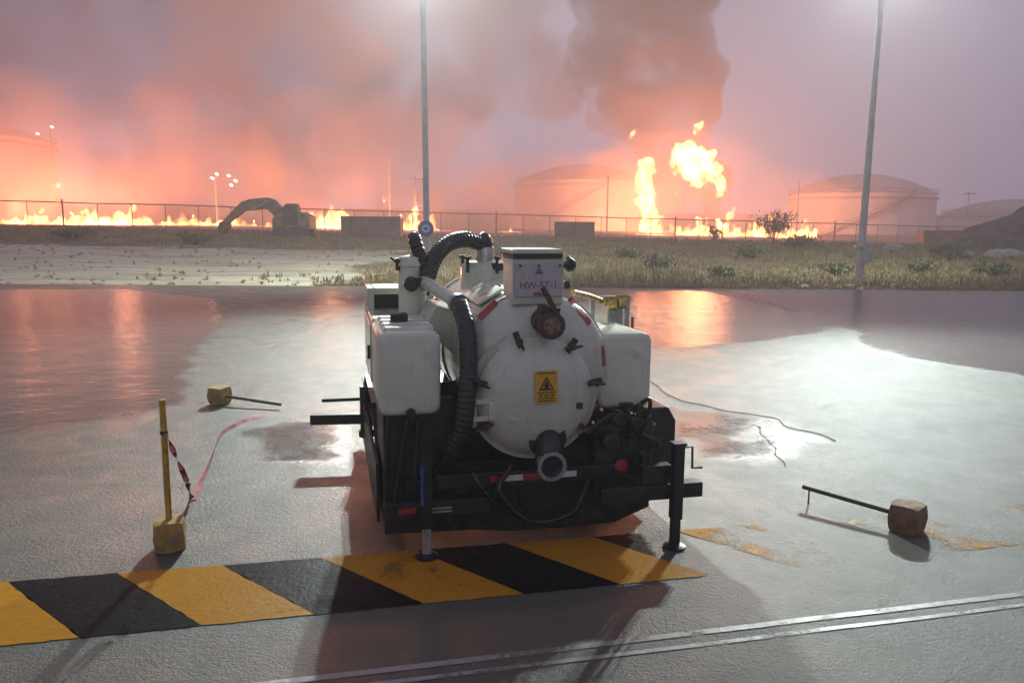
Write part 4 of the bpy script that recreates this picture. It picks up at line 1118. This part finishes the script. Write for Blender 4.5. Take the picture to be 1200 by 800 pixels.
# --- rear crossbeam, jacks
def jack(px, foot_py, top_py, beam, crank, name='jack'):
    f = gr(px, foot_py); f = TRM.transposed() @ (f - TR0)
    v = f.y
    u = f.x; zt = L(px, top_py, v).z
    g = MB().bb(u-0.035, u+0.035, v-0.035, v+0.035, 0.2, zt)
    j = g.build(name, BLACK, tl, 0, bevel=0.006)
    MB().bb(u-0.026, u+0.026, v-0.026, v+0.026, 0.02, 0.22).build('inner_leg', GALV if not crank else BLACK, j, 0)
    MB().lathe([(0.075, 0.0), (0.075, 0.012), (0.03, 0.03)], (u, v, 0.004), (0, 0, 1), 20).build('foot', BLACK, j)
    MB().box((u, v, zt+0.008), (0.085, 0.085, 0.016)).build('cap', BLACK, j, 0)
    if crank:
        MB().tube([(u+0.03, v, zt-0.02), (u+0.1, v, zt-0.02), (u+0.1, v-0.01, zt-0.16), (u+0.17, v-0.01, zt-0.16)], 0.009, 8).build('crank', BLACK, j)
    return j, u, v
jr, ju, jv = jack(790, 641, 521, True, True)
zb_ = L(796, 578, jv).z
ue = L(827, 578, jv).x
MB().bb(ju-0.5, ue, jv-0.05+0.09, jv+0.05+0.09, zb_-0.05, zb_+0.05).build('outrigger_beam', BLACK, tl, 0, bevel=0.006)
MB().bar((ju-0.18, jv+0.1, zb_+0.05), (0.5, 0.02, 0.42), 0.09).build('outrigger_arm', BLACK, tl, 0, bevel=0.006)
MB().bb(ju-0.22, ju-0.02, jv+0.05, jv+0.13, zb_+0.055, zb_+0.18).build('jack_bracket', BLACK, tl, 0, bevel=0.006)
jl, ku, kv = jack(500, 653, 532, True, False)
MB().bb(ku-0.037, ku-0.02, kv-0.0385, kv-0.0365, 0.36, 0.62).build('blue_strip', BLUE, jl, 0)
zk = L(500, 600, kv).z
MB().bb(ku-0.26, ku+0.42, kv+0.04, kv+0.11, zk-0.05, zk+0.05).build('outrigger_beam', BLACK, tl, 0, bevel=0.006)
MB().bb(ku-0.17, ku-0.06, kv+0.036, kv+0.039, zk-0.015, zk+0.02).build('reflector', REDT, tl, 0)
MB().bb(ku+0.04, ku+0.17, kv+0.036, kv+0.039, zk-0.0, zk+0.012).build('reflector', GALV, tl, 0)
MB().bb(ku+0.04, ku+0.17, kv+0.036, kv+0.039, zk-0.024, zk-0.01).build('reflector', GALV, tl, 0)
MB().bar((ku+0.1, kv+0.1, zk), (-0.5, 0.05, 0.42), 0.08).build('outrigger_arm', BLACK, tl, 0)
# front left outrigger, swung out over the apron
f0 = TRM.transposed() @ (gr(364, 491, 0.36) - TR0); f1 = TRM.transposed() @ (gr(440, 491, 0.36) - TR0)
MB().bar(f0, Vector((-0.45, f1.y, 0.36)), 0.09).build('outrigger_beam', BLACK, tl, 0, bevel=0.006)
q = f0 + (f1-f0)*0.72
MB().bar(Vector((-0.5, q.y+0.2, 0.5)), Vector((f0.x+0.1, f0.y+0.25, 0.47)), 0.03).build('brace', BLACK, tl, 0)
MB().tube([(q.x+0.08, q.y, 0.26), (q.x+0.08, q.y, 0.66)], 0.055, 12).lathe([(0.07, 0), (0.07, 0.05), (0.03, 0.07)], (q.x+0.08, q.y, 0.2), (0, 0, 1), 18).build('jack', BLACK, tl)
# --- wheels
def wheel(u, v):
    R0 = 0.35; w_ = 0.2
    t = MB().lathe([(0.2, -w_/2), (0.3, -w_/2), (R0-0.02, -w_/2+0.02), (R0, -w_/2+0.05), (R0, w_/2-0.05), (R0-0.02, w_/2-0.02), (0.3, w_/2), (0.2, w_/2)], (u, v, R0), (1, 0, 0), 40, True).build('wheel', TYRE, tl, 40)
    MB().lathe([(0.2, -0.08), (0.205, -0.06), (0.1, -0.03), (0.06, -0.07), (0.001, -0.075)], (u, v, R0), (1, 0, 0), 28).build('rim', GALV, t)
for v in (1.15, 1.95):
    wheel(-0.82, v); wheel(0.82, v)
for s_ in (-1, 1):
    P = [(v, z) for v, z in ((0.72, 0.42), (0.8, 0.68), (1.0, 0.76), (2.1, 0.76), (2.3, 0.68), (2.38, 0.42))]
    g = MB()
    for a, b_ in zip(P, P[1:]): g.bar((s_*0.85, a[0], a[1]), (s_*0.85, b_[0], b_[1]), 0.3, 0.012)
    g.build('mudguard', BLACK, tl, 0)
# spare wheel slung below the rear, ground drum, hanging hoses and cables
sp = MB().lathe([(0.17, -0.1), (0.3, -0.1), (0.335, -0.05), (0.335, 0.05), (0.3, 0.1), (0.17, 0.1)], (*[uz(655, 572, 0.12)[0]], 0.16, 0.36), (0, 1, 0), 36).build('spare_wheel', TYRE, tl)
MB().lathe([(0.17, -0.04), (0.05, -0.07), (0.001, -0.07)], (uz(655, 572, 0.12)[0], 0.16, 0.36), (0, 1, 0), 24).build('rim', BLACK, sp)
MB().prism([(-0.98, 0.1), (-0.4, 0.08), (-0.1, 0.045), (0.6, 0.045), (0.86, 0.14), (0.86, 0.52), (-0.98, 0.52)], 1, 0.08, 0.12).build('rear_shade_sheet', BLACK, tl, 0)  # added black sheet, stands in for wheels and deep shade under the trailer
MB().bb(-1.02, -1.0, 0.25, 2.6, 0.12, 0.52).build('side_shade_sheet', BLACK, tl, 0)  # added black side sheets, fill in the shade below the deck
MB().bb(1.0, 1.02, 0.35, 2.6, 0.12, 0.52).build('side_shade_sheet', BLACK, tl, 0)
MB().bb(-0.98, -0.52, 0.1, 0.75, 0.12, z0-0.005).build('battery_box', BLACK, tl, 0, bevel=0.01)
for px0, py0, px1, py1 in ((478, 490, 462, 590), (490, 490, 485, 580), (455, 488, 452, 560)):
    MB().tube([L(px0, py0, 0.04), L(px1, py1, 0.04)], 0.014, 8).build('strut', BLACK, tl)
MB().tube(spline([L(553, 553, -0.12), L(565, 572, -0.16), L(580, 590, -0.14), L(600, 606, -0.02)], 20), 0.011, 8).build('cable', RUBBER, tl)
MB().tube(spline([L(600, 545, -0.05), L(585, 575, -0.12), L(620, 610, -0.1), L(670, 600, -0.05), L(690, 560, 0.0)], 30), 0.02, 10).build('cable', RUBBER, tl)

# ------------------------------------------------------------------ barrier posts with concrete feet
def block_mesh(w_, h_, m, seed):
    bm = bmesh.new(); bmesh.ops.create_cube(bm, size=1.0)
    bmesh.ops.subdivide_edges(bm, edges=bm.edges, cuts=5, use_grid_fill=True)
    for v in bm.verts:
        v.co.x *= w_; v.co.y *= w_; v.co.z *= h_
        n_ = noise.noise(v.co*14+Vector((seed, 0, 0)))
        r = 1 - 0.06*max(0, (abs(v.co.x)/w_+abs(v.co.y)/w_+abs(v.co.z)/h_)-1.05)/0.45*2
        v.co *= r*(1+0.035*n_)
    me = bpy.data.meshes.new('concrete_foot'); bm.to_mesh(me); bm.free(); me.materials.append(m)
    me.polygons.foreach_set('use_smooth', [True]*len(me.polygons)); me.set_sharp_from_angle(angle=RAD(40))
    return me
# standing post
g = gr(196, 646)
bw, bh = 0.185, 0.2
bp = empty('barrier_post', (g.x, g.y+0.05, 0), 0.35, 'upright yellow post in a dirty yellow concrete foot', 'barrier post', 'yellow barrier posts with concrete feet')
o = bpy.data.objects.new('concrete_foot', block_mesh(bw, bh, YBLOCK, 1)); o.location = (0, 0, bh/2+0.001); col.objects.link(o); o.parent = bp
ht = at(190, 468, g.y+0.05)
tipx = ht.x - g.x
MB().tube([(0, 0, bh*0.6), Vector((tipx*math.cos(-0.35), tipx*math.sin(-0.35), ht.z))], 0.02, 14).build('post', YPOST, bp)
MB().tube([(tipx*0.75*math.cos(-0.35), tipx*0.75*math.sin(-0.35), ht.z*0.775), (tipx*0.77*math.cos(-0.35), tipx*0.77*math.sin(-0.35), ht.z*0.795)], 0.025, 14).build('tape_knot', INK, bp)

def lying(face_px, tip_px, size, ln_z, label, m, sm_, seed):
    c0 = gr(*face_px); tip = gr(*tip_px, ln_z); c = Vector((c0.x, c0.y+size*0.5, 0)); d = Vector((tip.x-c.x, tip.y-c.y, 0)); rz = math.atan2(d.y, d.x)
    t = empty('barrier_post', (c.x, c.y, 0), rz, label, 'barrier post', 'yellow barrier posts with concrete feet')
    o = bpy.data.objects.new('concrete_foot', block_mesh(size, size*1.0, m, seed)); o.location = (0, 0, size/2); col.objects.link(o); o.parent = t
    MB().tube([(0, 0, size/2), (d.length, 0, ln_z)], 0.017, 12).build('post', sm_, t)
    return t, d
lying((254, 475), (329, 474), 0.2, 0.05, 'toppled post with muddy foot, lying beside the front outrigger', YBLOCK, DSTICK, 3)
t_, d_ = lying((1071, 628), (941, 570), 0.2, 0.125, 'toppled post with square brown foot, its pole held off the wet ground', BBLOCK, DSTICK, 5)
MB().tube([(d_.length-0.05, 0, 0.12), (d_.length-0.05, 0, 0.0)], 0.006, 6).build('tape_end', INK, t_)

# ------------------------------------------------------------------ barrier tape and rope
TAPED = pm('dark_tape_mark', (0.06, 0.02, 0.02), 0.5)
def ribbon(P, w_, name, mats, parent=None, every=3, twist=0.0):
    vs = []; fs = []; mi = []
    for i, p in enumerate(P):
        d = (P[min(i+1, len(P)-1)]-P[max(i-1, 0)]).normalized(); s_ = d.cross(Vector((0, 0, 1)))
        s_ = s_.normalized() if s_.length > 1e-3 else Vector((1, 0, 0)); u_ = s_.cross(d)
        k = twist*i; n_ = s_*math.cos(k)+u_*math.sin(k)
        vs += [p+n_*w_/2, p-n_*w_/2]
        if i: fs.append((2*i-2, 2*i-1, 2*i+1, 2*i)); mi.append((i//every) % 2)
    o = raw(name, vs, fs, mats[0], parent); o.data.materials.append(mats[1]); o.data.polygons.foreach_set('material_index', mi)
    return o
y0 = g.y+0.05
P = spline([at(194, 507, y0-0.02), at(203, 528, y0-0.05), at(214, 552, y0-0.05), at(222, 572, y0-0.03), gr(224, 585, 0.03), gr(212, 604, 0.01), gr(206, 612, 0.008)], 60)
tp = ribbon(P, 0.035, 'barrier_tape', (TAPE, TAPED), None, 4, 0.25)
tag(tp, 'twisted red barrier tape hanging from the upright yellow post', 'barrier tape')
P = spline([gr(226, 585, 0.012), gr(243, 548, 0.012), gr(252, 525, 0.014), gr(262, 507, 0.012), gr(285, 494, 0.012), gr(310, 486, 0.012)], 60)
tp = ribbon(P, 0.05, 'barrier_tape', (pm('wet_pink_tape', (0.34, 0.15, 0.15), 0.7, spec=0.2), TAPE), None, 3, 0.05)
tag(tp, 'faded pink barrier tape lying on the wet concrete by the front outrigger', 'barrier tape')
P = spline([gr(762, 446, 0.01), gr(790, 466, 0.01), gr(820, 474, 0.01), gr(858, 482, 0.01), gr(905, 489, 0.01), gr(925, 500, 0.01), gr(960, 508, 0.01), gr(978, 516, 0.01)], 60)
P = [p+Vector((0.03*noise.noise(p*3), 0.03*noise.noise(p*3+Vector((9, 0, 0))), 0)) for p in P]
rp = MB().tube(P, 0.0055, 6).build('rope', pm('dark_rope', (0.06, 0.03, 0.028), 0.7), None)
tag(rp, 'thin dark rope trailing across the concrete beside the right water tank', 'rope')
